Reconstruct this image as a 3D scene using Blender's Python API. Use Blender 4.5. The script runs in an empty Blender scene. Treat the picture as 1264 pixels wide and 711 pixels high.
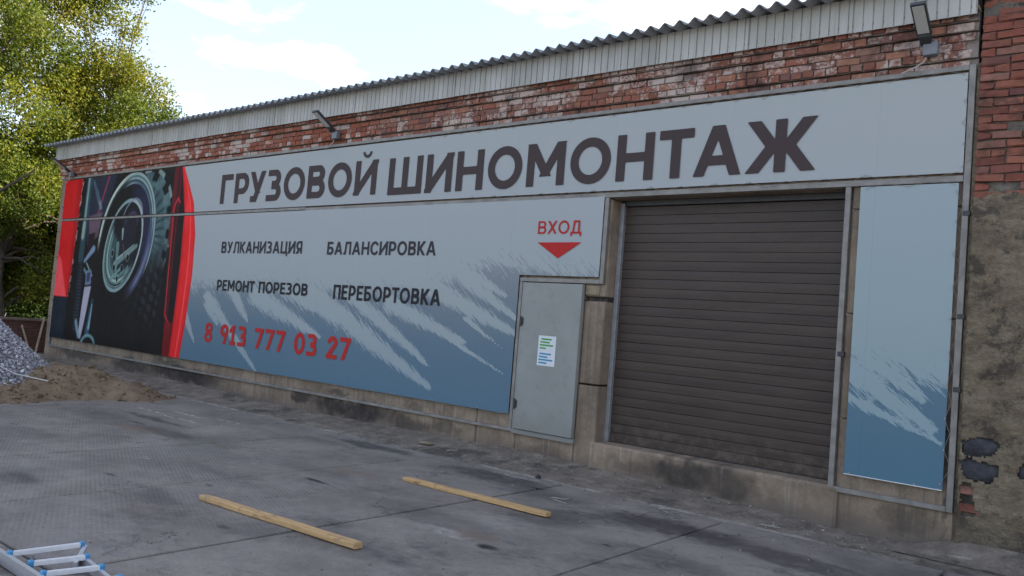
import bpy, math, random
import numpy as np
from mathutils import Vector, Matrix, noise as mnoise

random.seed(7)
rng = np.random.default_rng(7)
S = bpy.context.scene
COL = S.collection

# ------------------------------------------------------------------ camera
cam = bpy.data.cameras.new("camera")
cam.lens = 28.48
cam.sensor_width = 36.0
cam.clip_start = 0.05
cam.clip_end = 2000
co = bpy.data.objects.new("camera", cam)
COL.objects.link(co)
r_ = Vector((0.7750157723521186, 0.6267253801473391, 0.08102993573132329))
u_ = Vector((-0.032075704353418166, -0.08904539989611351, 0.995510957221252))
f_ = Vector((-0.6311273261360827, 0.7741357856581198, 0.04890893137050001))
co.matrix_world = Matrix(((r_.x, u_.x, -f_.x, 0.0), (r_.y, u_.y, -f_.y, -8.7313), (r_.z, u_.z, -f_.z, 1.77), (0, 0, 0, 1)))
S.camera = co

# ------------------------------------------------------------------ light
S.view_settings.view_transform = 'Standard'
S.view_settings.look = 'None'
S.view_settings.gamma = 1.0
S.view_settings.use_curve_mapping = False
S.view_settings.exposure = 1.78
SUN_EL, SUN_AZ = math.radians(27), math.radians(38)      # azimuth from +y towards +x: behind the workshop
W = bpy.data.worlds.new("World")
S.world = W
W.use_nodes = True
nt = W.node_tree
nt.nodes.clear()
out = nt.nodes.new('ShaderNodeOutputWorld')
bg = nt.nodes.new('ShaderNodeBackground')
bg.inputs['Strength'].default_value = 0.15
sky = nt.nodes.new('ShaderNodeTexSky')
sky.sky_type = 'NISHITA'
sky.sun_disc = False
sky.sun_elevation = SUN_EL
sky.sun_rotation = SUN_AZ
sky.air_density = 1.0
sky.dust_density = 0.5
sky.ozone_density = 0.5
tc = nt.nodes.new('ShaderNodeTexCoord')
mp = nt.nodes.new('ShaderNodeMapping')
mp.inputs['Scale'].default_value = (1.0, 1.0, 2.6)
mp.inputs['Location'].default_value = (0.35, 0.1, 0.0)
nz = nt.nodes.new('ShaderNodeTexNoise')
nz.inputs['Scale'].default_value = 4.6
nz.inputs['Detail'].default_value = 7
nz.inputs['Roughness'].default_value = 0.55
rp = nt.nodes.new('ShaderNodeValToRGB')
rp.color_ramp.elements[0].position = 0.55
rp.color_ramp.elements[0].color = (0, 0, 0, 1)
rp.color_ramp.elements[1].position = 0.70
rp.color_ramp.elements[1].color = (.85, .85, .85, 1)
mx = nt.nodes.new('ShaderNodeMix')
mx.data_type = 'RGBA'
mx.inputs[7].default_value = (3.6, 3.45, 3.3, 1)
L = nt.links.new
L(tc.outputs['Generated'], mp.inputs[0]); L(mp.outputs[0], nz.inputs['Vector'])
L(nz.outputs[0], rp.inputs[0]); L(rp.outputs[0], mx.inputs[0])
hz = nt.nodes.new('ShaderNodeMix')       # thin high haze over the whole sky
hz.data_type = 'RGBA'
hz.inputs[0].default_value = 0.62
hz.inputs[7].default_value = (1.70, 1.80, 2.14, 1)
L(sky.outputs[0], hz.inputs[6]); L(hz.outputs[2], mx.inputs[6]); L(mx.outputs[2], bg.inputs[0]); L(bg.outputs[0], out.inputs[0])

sd = Vector((math.sin(SUN_AZ) * math.cos(SUN_EL), math.cos(SUN_AZ) * math.cos(SUN_EL), math.sin(SUN_EL)))
sun = bpy.data.lights.new("sun", 'SUN')
sun.energy = 4.6
sun.angle = math.radians(0.5)
sun.color = (1.0, 0.90, 0.74)
so = bpy.data.objects.new("sun", sun)
COL.objects.link(so)
so.rotation_euler = sd.to_track_quat('Z', 'Y').to_euler()
so.location = (20, 20, 20)

# ------------------------------------------------------------------ material helpers
def srgb(r, g, b):
    f = lambda c: ((c / 255 + 0.055) / 1.055) ** 2.4 if c > 10 else c / 255 / 12.92
    return (f(r), f(g), f(b))

class NT:
    """small wrapper to write shader graphs as expressions"""
    def __init__(s, name, rough=0.8, metal=0.0, spec=0.5):
        s.m = bpy.data.materials.new(name)
        s.m.use_nodes = True
        s.t = s.m.node_tree
        s.b = s.t.nodes['Principled BSDF']
        s.b.inputs['Roughness'].default_value = rough
        s.b.inputs['Metallic'].default_value = metal
        s.b.inputs['Specular IOR Level'].default_value = spec
        s.geo = s.t.nodes.new('ShaderNodeNewGeometry')
        s.pos = s.geo.outputs['Position']
    def set(s, sock, v):
        if isinstance(v, bpy.types.NodeSocket): s.t.links.new(v, sock)
        elif isinstance(v, (tuple, list)) and len(v) == 3 and sock.type == 'RGBA': sock.default_value = (*v, 1)
        else: sock.default_value = v
    def math(s, op, a, b=0.0, c=0.0, clamp=False):
        n = s.t.nodes.new('ShaderNodeMath'); n.operation = op; n.use_clamp = clamp
        s.set(n.inputs[0], a); s.set(n.inputs[1], b); s.set(n.inputs[2], c)
        return n.outputs[0]
    def vm(s, op, a, b=(0, 0, 0)):
        n = s.t.nodes.new('ShaderNodeVectorMath'); n.operation = op
        s.set(n.inputs[0], a); s.set(n.inputs[1], b)
        return n.outputs['Value'] if op in ('LENGTH', 'DOT_PRODUCT') else n.outputs[0]
    def map(s, vec, scale=(1, 1, 1), rot=(0, 0, 0), loc=(0, 0, 0)):
        n = s.t.nodes.new('ShaderNodeMapping')
        s.set(n.inputs[0], vec)
        n.inputs['Scale'].default_value = scale; n.inputs['Rotation'].default_value = rot; n.inputs['Location'].default_value = loc
        return n.outputs[0]
    def noise(s, scale, detail=4, rough=0.55, vec=None, dist=0.0, color=False):
        n = s.t.nodes.new('ShaderNodeTexNoise')
        s.set(n.inputs['Vector'], vec if vec is not None else s.pos)
        n.inputs['Scale'].default_value = scale; n.inputs['Detail'].default_value = detail
        n.inputs['Roughness'].default_value = rough; n.inputs['Distortion'].default_value = dist
        return n.outputs[1 if color else 0]
    def vor(s, scale, vec=None, feature='F1'):
        n = s.t.nodes.new('ShaderNodeTexVoronoi'); n.feature = feature
        s.set(n.inputs['Vector'], vec if vec is not None else s.pos); n.inputs['Scale'].default_value = scale
        return n.outputs[0]
    def ramp(s, v, stops, interp='LINEAR'):
        n = s.t.nodes.new('ShaderNodeValToRGB'); n.color_ramp.interpolation = interp
        e = n.color_ramp.elements
        while len(e) < len(stops): e.new(0.5)
        for k, (p, c) in enumerate(stops):
            e[k].position = p
            e[k].color = (c, c, c, 1) if isinstance(c, (int, float)) else (*c, 1)
        s.set(n.inputs[0], v)
        return n.outputs[0]
    def ss(s, v, a, b, lo=0.0, hi=1.0):
        n = s.t.nodes.new('ShaderNodeMapRange'); n.interpolation_type = 'SMOOTHSTEP'
        s.set(n.inputs['Value'], v)
        n.inputs['From Min'].default_value = a; n.inputs['From Max'].default_value = b
        n.inputs['To Min'].default_value = lo; n.inputs['To Max'].default_value = hi
        return n.outputs[0]
    def mix(s, f, a, b, mode='MIX'):
        n = s.t.nodes.new('ShaderNodeMix'); n.data_type = 'RGBA'; n.blend_type = mode
        s.set(n.inputs[0], f); s.set(n.inputs[6], a); s.set(n.inputs[7], b)
        return n.outputs[2]
    def sep(s, v):
        n = s.t.nodes.new('ShaderNodeSeparateXYZ'); s.set(n.inputs[0], v); return n.outputs
    def rand(s):
        n = s.t.nodes.new('ShaderNodeObjectInfo'); return n.outputs['Random']
    def attr(s, name):
        n = s.t.nodes.new('ShaderNodeAttribute'); n.attribute_name = name; return n
    def col(s, c): s.set(s.b.inputs['Base Color'], c)
    def rough(s, r): s.set(s.b.inputs['Roughness'], r)
    def bump(s, h, strength=0.3, dist=0.01):
        n = s.t.nodes.new('ShaderNodeBump')
        n.inputs['Strength'].default_value = strength; n.inputs['Distance'].default_value = dist
        s.set(n.inputs['Height'], h)
        s.t.links.new(n.outputs[0], s.b.inputs['Normal'])
    def ellipses(s, vec, lst, warp=0.25, wscale=3.0):
        """soft dirt patches: (a, b, ra, rb, weight) in two coordinates of vec (already a flattened vector)"""
        w = s.vm('SUBTRACT', s.noise(wscale, 3, 0.6, vec, color=True), (0.5, 0.5, 0.5))
        n = s.t.nodes.new('ShaderNodeVectorMath'); n.operation = 'SCALE'
        s.set(n.inputs[0], w); n.inputs['Scale'].default_value = warp
        v = s.vm('ADD', vec, n.outputs[0])
        tot = None
        for (a, b, ra, rb, wt) in lst:
            d = s.vm('LENGTH', s.vm('MULTIPLY', s.vm('SUBTRACT', v, (a, b, 0)), (1 / ra, 1 / rb, 0)))
            k = s.ss(d, 0.45, 1.15, wt, 0.0)
            tot = k if tot is None else s.math('MAXIMUM', tot, k)
        return tot

def m_plain(name, c, rough=0.6, metal=0.0, var=0.15, scale=8, bump=0.0, spec=0.5):
    n = NT(name, rough, metal, spec)
    f = n.ramp(n.noise(scale, 5, 0.6), [(0.3, 1 - var), (0.7, 1 + var * 0.4)])
    n.col(n.mix(1.0, (*c,), f, 'MULTIPLY'))
    if bump: n.bump(n.noise(scale * 6, 4), bump, 0.004)
    return n.m

# brick: each brick picks its own red, limewash and soot lie over several
def m_brick(name, white, tint=(1, 1, 1)):
    n = NT(name, 0.9)
    r = n.rand()
    r2 = n.math('FRACT', n.math('MULTIPLY', r, 37.7))
    c = n.ramp(r, [(0.0, (.19, .075, .052)), (0.25, (.29, .105, .07)), (0.5, (.23, .095, .07)), (0.7, (.33, .14, .085)), (0.85, (.28, .16, .12)), (1.0, (.15, .065, .055))])
    c = n.mix(0.5, c, n.ramp(n.noise(14, 5, 0.65), [(0.3, (.5, .5, .5)), (0.7, (1.25, 1.2, 1.15))]), 'MULTIPLY')
    big = n.noise(0.9, 4, 0.6)
    fine = n.noise(26, 5, 0.7)
    w = n.math('ADD', n.math('MULTIPLY', big, 1.3), n.math('ADD', n.math('MULTIPLY', r2, 0.20), n.math('MULTIPLY', fine, 0.70)))
    wf = n.ss(w, 1.26 - white, 1.40 - white)
    c = n.mix(n.math('MULTIPLY', wf, 0.85), c, (.52, .43, .39))
    soot = n.ss(n.noise(2.2, 5, 0.7, n.map(n.pos, loc=(7, 3, 1))), 0.52, 0.68)
    c = n.mix(n.math('MULTIPLY', soot, 0.7), c, (.055, .036, .032))
    spk = n.ss(n.noise(70, 3, 0.7), 0.60, 0.72)
    c = n.mix(n.math('MULTIPLY', spk, 0.4), c, (.07, .045, .04))
    if tint != (1, 1, 1): c = n.mix(1.0, c, tint, 'MULTIPLY')
    n.col(c)
    n.bump(n.math('ADD', n.noise(45, 5, 0.7), n.math('MULTIPLY', n.noise(9, 3), 1.4)), 0.9, 0.008)
    return n.m
M = {}
M['brick_lime'] = m_brick('brick_limed', 0.17)
M['brick_red'] = m_brick('brick_red', -0.30, (.86, .74, .76))
n = NT('mortar', 0.95)
n.col(n.mix(n.ss(n.noise(3, 5, 0.7), 0.42, 0.62), n.ramp(n.noise(20, 5), [(0.3, (.06, .05, .045)), (0.7, (.14, .115, .10))]), (.03, .026, .024)))
n.bump(n.noise(60, 5, 0.7), 0.8, 0.01)
M['mortar'] = n.m

n = NT('mortar_light', 0.95)
n.col(n.mix(n.ss(n.noise(5, 5, 0.7), 0.45, 0.6), n.ramp(n.noise(20, 5), [(0.3, (.11, .095, .08)), (0.7, (.24, .21, .18))]), (.06, .05, .045)))
n.bump(n.noise(50, 5, 0.7), 1.0, 0.02)
M['mortar_light'] = n.m
# concrete panels: beige cement with runs and soot
def m_concrete(name, base, patches=(), dark=0.5, soil=True):
    n = NT(name, 0.92)
    x, y, z = n.sep(n.pos)[0:3]
    c = n.ramp(n.noise(1.7, 6, 0.65), [(0.25, tuple(v * .5 for v in base)), (0.5, tuple(v * .85 for v in base)), (0.75, tuple(v * 1.25 for v in base))])
    c = n.mix(0.55, c, n.ramp(n.noise(13, 6, 0.7), [(0.3, (.6, .6, .6)), (0.7, (1.2, 1.2, 1.2))]), 'MULTIPLY')
    runs = n.noise(1.0, 5, 0.65, n.map(n.pos, scale=(9, 9, 0.7)))
    c = n.mix(n.math('MULTIPLY', n.ss(runs, 0.5, 0.68), dark), c, (.10, .08, .062))
    light = n.noise(1.0, 4, 0.6, n.map(n.pos, scale=(14, 14, 0.5), loc=(4, 4, 4)))
    c = n.mix(n.math('MULTIPLY', n.ss(light, 0.56, 0.7), 0.35), c, (.42, .38, .33))
    if soil:
        k = n.math('MULTIPLY', n.ss(n.math('ADD', z, n.math('MULTIPLY', n.noise(5, 4), 0.16)), 0.10, 0.36, 0.8, 0.0), 1.0)
        c = n.mix(k, c, (.12, .10, .085))
    if patches:
        cmb = n.t.nodes.new('ShaderNodeCombineXYZ')
        n.t.links.new(x, cmb.inputs[0]); n.t.links.new(z, cmb.inputs[1])
        e = n.ellipses(cmb.outputs[0], patches, 0.35, 4.0)
        e = n.math('MULTIPLY', e, n.ss(n.noise(7, 5, 0.7), 0.25, 0.6, 0.75, 1.0))
        c = n.mix(e, c, (.034, .028, .026))
    pit = n.ss(n.noise(55, 3, 0.6), 0.64, 0.74)
    c = n.mix(n.math('MULTIPLY', pit, 0.5), c, (.07, .06, .05))
    n.col(c)
    n.bump(n.math('ADD', n.noise(50, 6, 0.7), n.math('MULTIPLY', n.noise(6, 4), 1.6)), 0.7, 0.012)
    return n.m
soot = [(-20.6, .27, 1.4, .13, .8), (-17.9, .25, 1.1, .18, .85), (-15.7, .26, 1.7, .19, .98), (-16.3, .46, .6, .07, .6), (-10.4, .22, 1.25, .20, 1.0), (-11.7, .3, .35, .14, .9), (-10.7, .47, .35, .07, .7), (-9.0, .2, .7, .13, .7),
        (-8.9, .48, .25, .08, .5), (-8.2, .2, .4, .12, .5), (-4.3, .24, .55, .2, .9), (-3.75, .22, .35, .2, .75), (-5.0, .2, .5, .12, .4), (-1.95, .2, .35, .13, .5), (-1.6, .9, .05, .9, .8), (-6.4, .15, .4, .1, .35)]
M['concrete'] = m_concrete('plinth_concrete', (.29, .222, .165), soot)
M['concrete_side'] = m_concrete('jamb_concrete', (.25, .18, .14), (), 0.6, False)

# ------------------------------------------------------------------ mesh helpers
WL = {}      # world location of every object made here
class MB:
    def __init__(s): s.v = []; s.f = []
    def add(s, vs, fs):
        k = len(s.v); s.v += [tuple(v) for v in vs]; s.f += [tuple(i + k for i in f) for f in fs]; return s
    def box(s, x0, x1, y0, y1, z0, z1):
        return s.add([(x0, y0, z0), (x1, y0, z0), (x1, y1, z0), (x0, y1, z0), (x0, y0, z1), (x1, y0, z1), (x1, y1, z1), (x0, y1, z1)],
                     [(0, 3, 2, 1), (4, 5, 6, 7), (0, 1, 5, 4), (1, 2, 6, 5), (2, 3, 7, 6), (3, 0, 4, 7)])
    def bbox(s, x0, x1, y0, y1, z0, z1, c=0.004):
        """box with chamfered edges"""
        X = (x0, x1); Y = (y0, y1); Z = (z0, z1); vs = []; idx = {}
        for i in range(2):
            for j in range(2):
                for k in range(2):
                    for a in range(3):
                        p = [X[i], Y[j], Z[k]]
                        sg = (1 if i == 0 else -1, 1 if j == 0 else -1, 1 if k == 0 else -1)
                        for b in range(3):
                            if b != a: p[b] += sg[b] * c
                        idx[(i, j, k, a)] = len(vs); vs.append(tuple(p))
        fs = []
        cyc = [(0, 0), (1, 0), (1, 1), (0, 1)]
        for i in range(2):
            q = [idx[(i, a, b, 0)] for a, b in cyc]; fs.append(q if i else q[::-1])
            q = [idx[(a, i, b, 1)] for a, b in cyc]; fs.append(q[::-1] if i else q)
            q = [idx[(a, b, i, 2)] for a, b in cyc]; fs.append(q if i else q[::-1])
        for i in range(2):
            for j in range(2):
                q = [idx[(i, j, 0, 0)], idx[(i, j, 1, 0)], idx[(i, j, 1, 1)], idx[(i, j, 0, 1)]]; fs.append(q if (i ^ j) else q[::-1])
                q = [idx[(i, 0, j, 0)], idx[(i, 0, j, 2)], idx[(i, 1, j, 2)], idx[(i, 1, j, 0)]]; fs.append(q if (i ^ j) == 0 else q[::-1])
                q = [idx[(0, i, j, 1)], idx[(1, i, j, 1)], idx[(1, i, j, 2)], idx[(0, i, j, 2)]]; fs.append(q if (i ^ j) == 0 else q[::-1])
                for k in range(2):
                    q = [idx[(i, j, k, a)] for a in range(3)]; fs.append(q if (i ^ j ^ k) else q[::-1])
        return s.add(vs, fs)
    def tube(s, pts, r, n=6, cap=True):
        pts = [Vector(p) for p in pts]; rs = r if isinstance(r, (list, tuple)) else [r] * len(pts)
        k0 = len(s.v); ref = None
        for i, p in enumerate(pts):
            d = (pts[min(i + 1, len(pts) - 1)] - pts[max(i - 1, 0)]).normalized()
            if ref is None: ref = d.orthogonal().normalized()
            ref = (ref - d * ref.dot(d)).normalized(); b = d.cross(ref)
            for j in range(n):
                a = 2 * math.pi * j / n
                s.v.append(tuple(p + (ref * math.cos(a) + b * math.sin(a)) * rs[i]))
        for i in range(len(pts) - 1):
            for j in range(n):
                a = k0 + i * n + j; b2 = k0 + i * n + (j + 1) % n
                s.f.append((a, b2, b2 + n, a + n))
        if cap:
            s.f.append(tuple(range(k0 + n - 1, k0 - 1, -1))); s.f.append(tuple(range(k0 + (len(pts) - 1) * n, k0 + len(pts) * n)))
        return s
    def bar(s, a, b, w, h, up=(0, 0, 1)):
        """rectangular bar from a to b, w across, h along up"""
        a = Vector(a); b = Vector(b); d = (b - a).normalized(); up = Vector(up)
        sx = d.cross(up).normalized() * w / 2; sz = sx.cross(d).normalized() * h / 2
        vs = []
        for p in (a, b):
            vs += [p - sx - sz, p + sx - sz, p + sx + sz, p - sx + sz]
        return s.add(vs, [(3, 2, 1, 0), (4, 5, 6, 7), (0, 1, 5, 4), (1, 2, 6, 5), (2, 3, 7, 6), (3, 0, 4, 7)])
    def jitter(s, a):
        s.v = [tuple(c + random.uniform(-a, a) for c in v) for v in s.v]; return s
    def xf(s, m):
        s.v = [tuple(m @ Vector(v)) for v in s.v]; return s
    def build(s, name, mat, parent=None, smooth=False, loc=None):
        me = bpy.data.meshes.new(name)
        a = np.array(s.v, dtype=float)
        if loc is None:
            loc = ((a[:, 0].min() + a[:, 0].max()) / 2, (a[:, 1].min() + a[:, 1].max()) / 2, a[:, 2].min())
        loc = np.array(loc, dtype=float)
        me.from_pydata((a - loc).tolist(), [], s.f)
        if smooth: me.polygons.foreach_set('use_smooth', [True] * len(me.polygons))
        me.materials.append(mat)
        return put(name, me, loc, parent)
def put(name, me, loc, parent=None):
    o = bpy.data.objects.new(name, me); COL.objects.link(o)
    WL[o.name] = Vector(loc)
    if parent is not None:
        o.parent = parent; o.location = Vector(loc) - WL[parent.name]
    else: o.location = Vector(loc)
    return o
def thing(name, label, cat, loc=(0, 0, 0), group=None):
    o = bpy.data.objects.new(name, None); COL.objects.link(o)
    o.empty_display_size = 0.2; o.location = loc; WL[o.name] = Vector(loc)
    return tag(o, label, cat, group)
def tag(o, label, cat, group=None):
    o['label'] = label; o['category'] = cat
    if group: o['group'] = group
    return o
def kind(o, k): o['kind'] = k; return o
def grid_mesh(name, X, Y, fz, mat, parent=None, smooth=True, keep=None, plane='xy', loc=None):
    """sheet over the grid X x Y; fz gives the third coordinate; plane 'xz' makes a wall facing -y"""
    nx, ny = len(X), len(Y)
    gx, gy = np.meshgrid(X, Y)
    gz = fz(gx, gy)
    V = np.stack([gx, gy, gz] if plane == 'xy' else [gx, gz, gy], -1).reshape(-1, 3)
    i = np.arange((nx - 1) * (ny - 1)); r = i // (nx - 1) * nx + i % (nx - 1)
    F = np.stack([r, r + 1, r + nx + 1, r + nx], 1)
    if keep is not None:
        c = V[F].mean(1); F = F[keep(c)]
    if loc is None: loc = np.array([V[:, 0].mean(), V[:, 1].mean(), V[:, 2].min()])
    me = bpy.data.meshes.new(name)
    me.vertices.add(len(V)); me.vertices.foreach_set('co', (V - loc).ravel())
    me.loops.add(F.size); me.loops.foreach_set('vertex_index', F.ravel())
    me.polygons.add(len(F)); me.polygons.foreach_set('loop_start', np.arange(len(F)) * 4)
    me.polygons.foreach_set('use_smooth', np.full(len(F), smooth))
    me.update(calc_edges=True); me.materials.append(mat)
    return put(name, me, loc, parent), V
def vnoise(x, y, seed=0, oct=4):
    """vectorised value noise, -1..1"""
    t = np.zeros_like(x, dtype=float); a = 1.0; tot = 0
    tab = np.random.default_rng(100 + seed).random((256, 256))
    for o in range(oct):
        f = 2 ** o
        X = x * f + 13.7 * o; Y = y * f + 5.3 * o
        xi = np.floor(X).astype(int); yi = np.floor(Y).astype(int)
        u = X - xi; v = Y - yi; u = u * u * (3 - 2 * u); v = v * v * (3 - 2 * v)
        g = lambda i, j: tab[i % 256, j % 256]
        t += a * ((g(xi, yi) * (1 - u) + g(xi + 1, yi) * u) * (1 - v) + (g(xi, yi + 1) * (1 - u) + g(xi + 1, yi + 1) * u) * v)
        tot += a; a *= 0.5
    return t / tot * 2 - 1

# ------------------------------------------------------------------ ground
n = NT('yard_dirt', 0.95)
n.col(n.ramp(n.noise(2.5, 6, 0.7), [(0.3, (.06, .055, .05)), (0.7, (.15, .135, .12))]))
n.bump(n.noise(25, 5, 0.7), 0.6, 0.03)
M['dirt'] = n.m
ground, _ = grid_mesh('ground', np.linspace(-400, 400, 41), np.linspace(-400, 400, 41), lambda x, y: x * 0 - 0.035, M['dirt'], loc=np.array([0, 0, -0.035]))
kind(ground, 'structure')

n = NT('slab_concrete', 0.8)
P = n.pos
x, y, z = n.sep(P)[0:3]
c = n.ramp(n.noise(1.1, 6, 0.62), [(0.28, (.145, .127, .113)), (0.5, (.215, .19, .17)), (0.72, (.275, .245, .218))])
c = n.mix(0.6, c, n.ramp(n.noise(9, 6, 0.7), [(0.3, (.72, .72, .72)), (0.7, (1.18, 1.17, 1.15))]), 'MULTIPLY')
c = n.mix(0.6, c, n.ramp(n.noise(45, 6, 0.8), [(0.32, (.62, .62, .62)), (0.5, (1, 1, 1)), (0.68, (1.25, 1.24, 1.2))]), 'MULTIPLY')
c = n.mix(0.5, c, n.ramp(n.rand(), [(0, (.90, .9, .91)), (1, (1.08, 1.07, 1.06))]), 'MULTIPLY')
brown = n.ss(n.noise(0.8, 5, 0.7, n.map(P, loc=(9, 2, 0))), 0.54, 0.7)
c = n.mix(n.math('MULTIPLY', brown, 0.35), c, (.19, .15, .115))
dust = n.ss(n.noise(0.6, 5, 0.7, n.map(P, loc=(2, 9, 0))), 0.54, 0.72)
c = n.mix(n.math('MULTIPLY', dust, 0.35), c, (.30, .29, .28))
flat = n.vm('MULTIPLY', P, (1, 1, 0))
dk = n.ellipses(flat, [(-8.3, -5.6, .35, .16, .75), (-6.98, -4.9, .36, .17, .55), (-10.4, -3.1, .9, .2, .65), (-11.6, -2.6, 1.1, .12, .7), (-12.0, -3.1, .9, .35, .45),
     (-6.1, -1.3, 1.0, .32, .8), (-5.2, -1.5, .6, .3, .45), (-3.6, -1.6, 1.0, .35, .8), (-4.6, -2.3, .55, .35, .5), (-5.0, -3.3, 1.0, .3, .4), (-4.9, -4.5, .6, .35, .5),
     (-2.4, -1.7, .7, .28, .7), (-8.4, -1.15, 1.0, .22, .75), (-8.9, -1.5, .6, .2, .4), (-7.3, -2.9, .5, .22, .35), (-5.6, -4.9, .45, .22, .45), (-10.9, -4.6, .7, .3, .3), (-3.2, -2.7, .9, .25, .4), (-1.2, -2.2, .8, .4, .5),
     (-7.9, -3.9, .5, .14, .35), (-1.6, -1.3, .7, .3, .4)], 0.5, 2.6)
dk = n.math('MULTIPLY', dk, n.ss(n.noise(5, 7, 0.8), 0.34, 0.52, 0.35, 1.0))
c = n.mix(dk, c, (.036, .032, .033))
blk = n.ellipses(flat, [(-4.2, -3.62, .12, .065, 1), (-6.9, -3.25, .24, .05, 1), (-5.43, -1.33, .14, .035, 1), (-11.3, -3.0, .3, .03, .9), (-8.1, -4.85, .12, .03, .8), (-7.2, -4.3, .07, .03, .7),
     (-3.65, -2.7, .06, .03, .8), (-5.8, -5.0, .08, .04, .7), (-4.5, -1.95, .05, .04, .7)], 0.07, 9)
c = n.mix(blk, c, (.012, .012, .013))
wt = n.ellipses(flat, [(-11.9, -1.9, .5, .05, .8), (-11.5, -2.25, .7, .035, .8), (-11.1, -1.7, .4, .03, .6), (-12.5, -2.2, .5, .05, .5), (-4.7, -3.55, .35, .1, .3), (-6.0, -1.0, .4, .05, .4)], 0.3, 5)
c = n.mix(n.math('MULTIPLY', wt, n.ss(n.noise(9, 4, 0.7), 0.4, 0.6)), c, (.55, .54, .52))
brn = n.ellipses(flat, [(-9.2, -3.0, .35, .12, .6), (-4.5, -3.45, .3, .12, .5), (-7.0, -2.6, .6, .15, .4), (-10.8, -3.3, .5, .15, .6), (-6.6, -5.2, .4, .2, .3)], 0.4, 5)
c = n.mix(brn, c, (.17, .12, .08))
veil = n.ss(n.noise(.9, 6, .75, n.map(P, loc=(17, 4, 0), scale=(.7, 1.3, 1))), 0.50, 0.66)
c = n.mix(n.math('MULTIPLY', n.math('MULTIPLY', veil, n.ss(x, -9, -4.5, .3, .95)), n.ss(n.noise(7, 5, .75), .3, .6)), c, (.07, .064, .064))
wv_ = n.t.nodes.new('ShaderNodeVectorMath'); wv_.operation = 'SCALE'; n.set(wv_.inputs[0], n.noise(1.8, 5, .7, flat, color=True)); wv_.inputs['Scale'].default_value = .9
ck = n.vor(.55, n.vm('ADD', flat, wv_.outputs[0]), 'DISTANCE_TO_EDGE')
ck = n.math('MULTIPLY', n.ss(ck, .0015, .007, 1.0, 0.0), n.ss(n.noise(.7, 3, .6, n.map(P, loc=(31, 8, 0))), .50, .56))
c = n.mix(n.math('MULTIPLY', ck, .8), c, (.03, .028, .028))
spots = n.ss(n.noise(16, 4, 0.8, n.map(P, scale=(.7, 1.6, 1))), 0.62, 0.70)
c = n.mix(n.math('MULTIPLY', spots, 0.55), c, (.06, .057, .06))
# pressed tread pattern, worn off towards the wall
sx = n.math('SINE', n.math('MULTIPLY', x, 2 * math.pi / 0.10))
sy = n.math('SINE', n.math('MULTIPLY', y, 2 * math.pi / 0.043))
tr = n.ss(n.math('MULTIPLY', sx, sy), -0.1, 0.5)
wear = n.math('MULTIPLY', n.ss(x, -8.2, -4.4, 1.0, 0.05), n.ss(y, -3.2, -1.4, 1.0, 0.08))
wear = n.math('MULTIPLY', wear, n.ss(n.noise(1.6, 6, 0.7), 0.40, 0.58, 0.15, 1.0))
c = n.mix(n.math('MULTIPLY', n.math('MULTIPLY', n.math('SUBTRACT', 1.0, tr), wear), 0.42), c, (.075, .07, .07))
n.col(c)
n.rough(n.ss(dk, 0.0, 0.8, 0.82, 0.5))
h = n.math('ADD', n.math('MULTIPLY', n.math('MULTIPLY', tr, wear), 1.3), n.math('ADD', n.math('MULTIPLY', n.noise(60, 5, 0.7), 0.6), n.math('MULTIPLY', n.noise(5, 4, 0.6), 1.3)))
n.bump(h, 0.75, 0.006)
M['slab'] = n.m
slab_rows = [(-6.425, -0.84), (-12.4, -6.445), (-18.4, -12.42)]
for k in range(-16, 9):
    for (y0, y1) in slab_rows:
        if y0 < -12.5 and not -9 < k < 4: continue
        x0 = -3.42 + 2.0 * k - 2.0 + 0.014; x1 = x0 + 2.0 - 0.028
        b = MB(); b.bbox(x0, x1, y0, y1, -0.14, 0.0, 0.008)
        dz = random.uniform(-0.004, 0.004); tx = random.uniform(-0.0012, 0.0012)
        b.v = [(vx, vy, vz + dz + tx * (vx - x0)) for vx, vy, vz in b.v]
        b.build('paving_slab', M['slab'], ground)

# rough cement apron between slabs and wall
n = NT('apron_cement', 0.95)
x, y, z = n.sep(n.pos)[0:3]
c = n.ramp(n.noise(3.5, 6, 0.72), [(0.3, (.11, .09, .074)), (0.5, (.19, .16, .132)), (0.72, (.31, .27, .23))])
edge = n.ss(n.math('ADD', y, n.math('MULTIPLY', n.noise(2.0, 5, 0.7), 0.25)), -0.76, -0.64, 1.0, 0.0)
c = n.mix(n.math('MULTIPLY', edge, 0.9), c, (.40, .38, .35))
c = n.mix(n.math('MULTIPLY', n.ss(n.noise(1.2, 5, 0.7, n.map(n.pos, loc=(3, 3, 3))), 0.52, 0.64), 0.75), c, (.05, .043, .04))
c = n.mix(n.math('MULTIPLY', n.ss(n.noise(40, 3, 0.6), 0.6, 0.7), 0.5), c, (.045, .04, .035))
c = n.mix(n.math('MULTIPLY', n.ss(n.noise(32, 3, 0.6, n.map(n.pos, loc=(6, 6, 6))), 0.62, 0.72), 0.45), c, (.36, .34, .31))
n.col(c)
n.bump(n.math('ADD', n.noise(45, 6, 0.75), n.math('MULTIPLY', n.noise(9, 4), 2.0)), 0.9, 0.02)
M['apron'] = n.m
def apron_z(x, y):
    t = np.clip((y + 0.80) / 0.85, 0, 1)
    hgt = 0.09 + 0.03 * np.sin(x * 0.7) - 0.07 * np.clip((x + 4.2) / 1.5, 0, 1)
    return 0.004 + hgt * t ** 1.3 + 0.012 * vnoise(x * 3, y * 6, 3) * (0.2 + t) + 0.006 * vnoise(x * 14, y * 14, 4) * np.clip(t * 3, 0, 1) - 0.02 * (t <= 0)
ap, _ = grid_mesh('apron', np.arange(-24, 2.2, 0.05), np.arange(-0.93, 0.10, 0.045), apron_z, M['apron'])
kind(ap, 'structure')
peb = MB()
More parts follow.
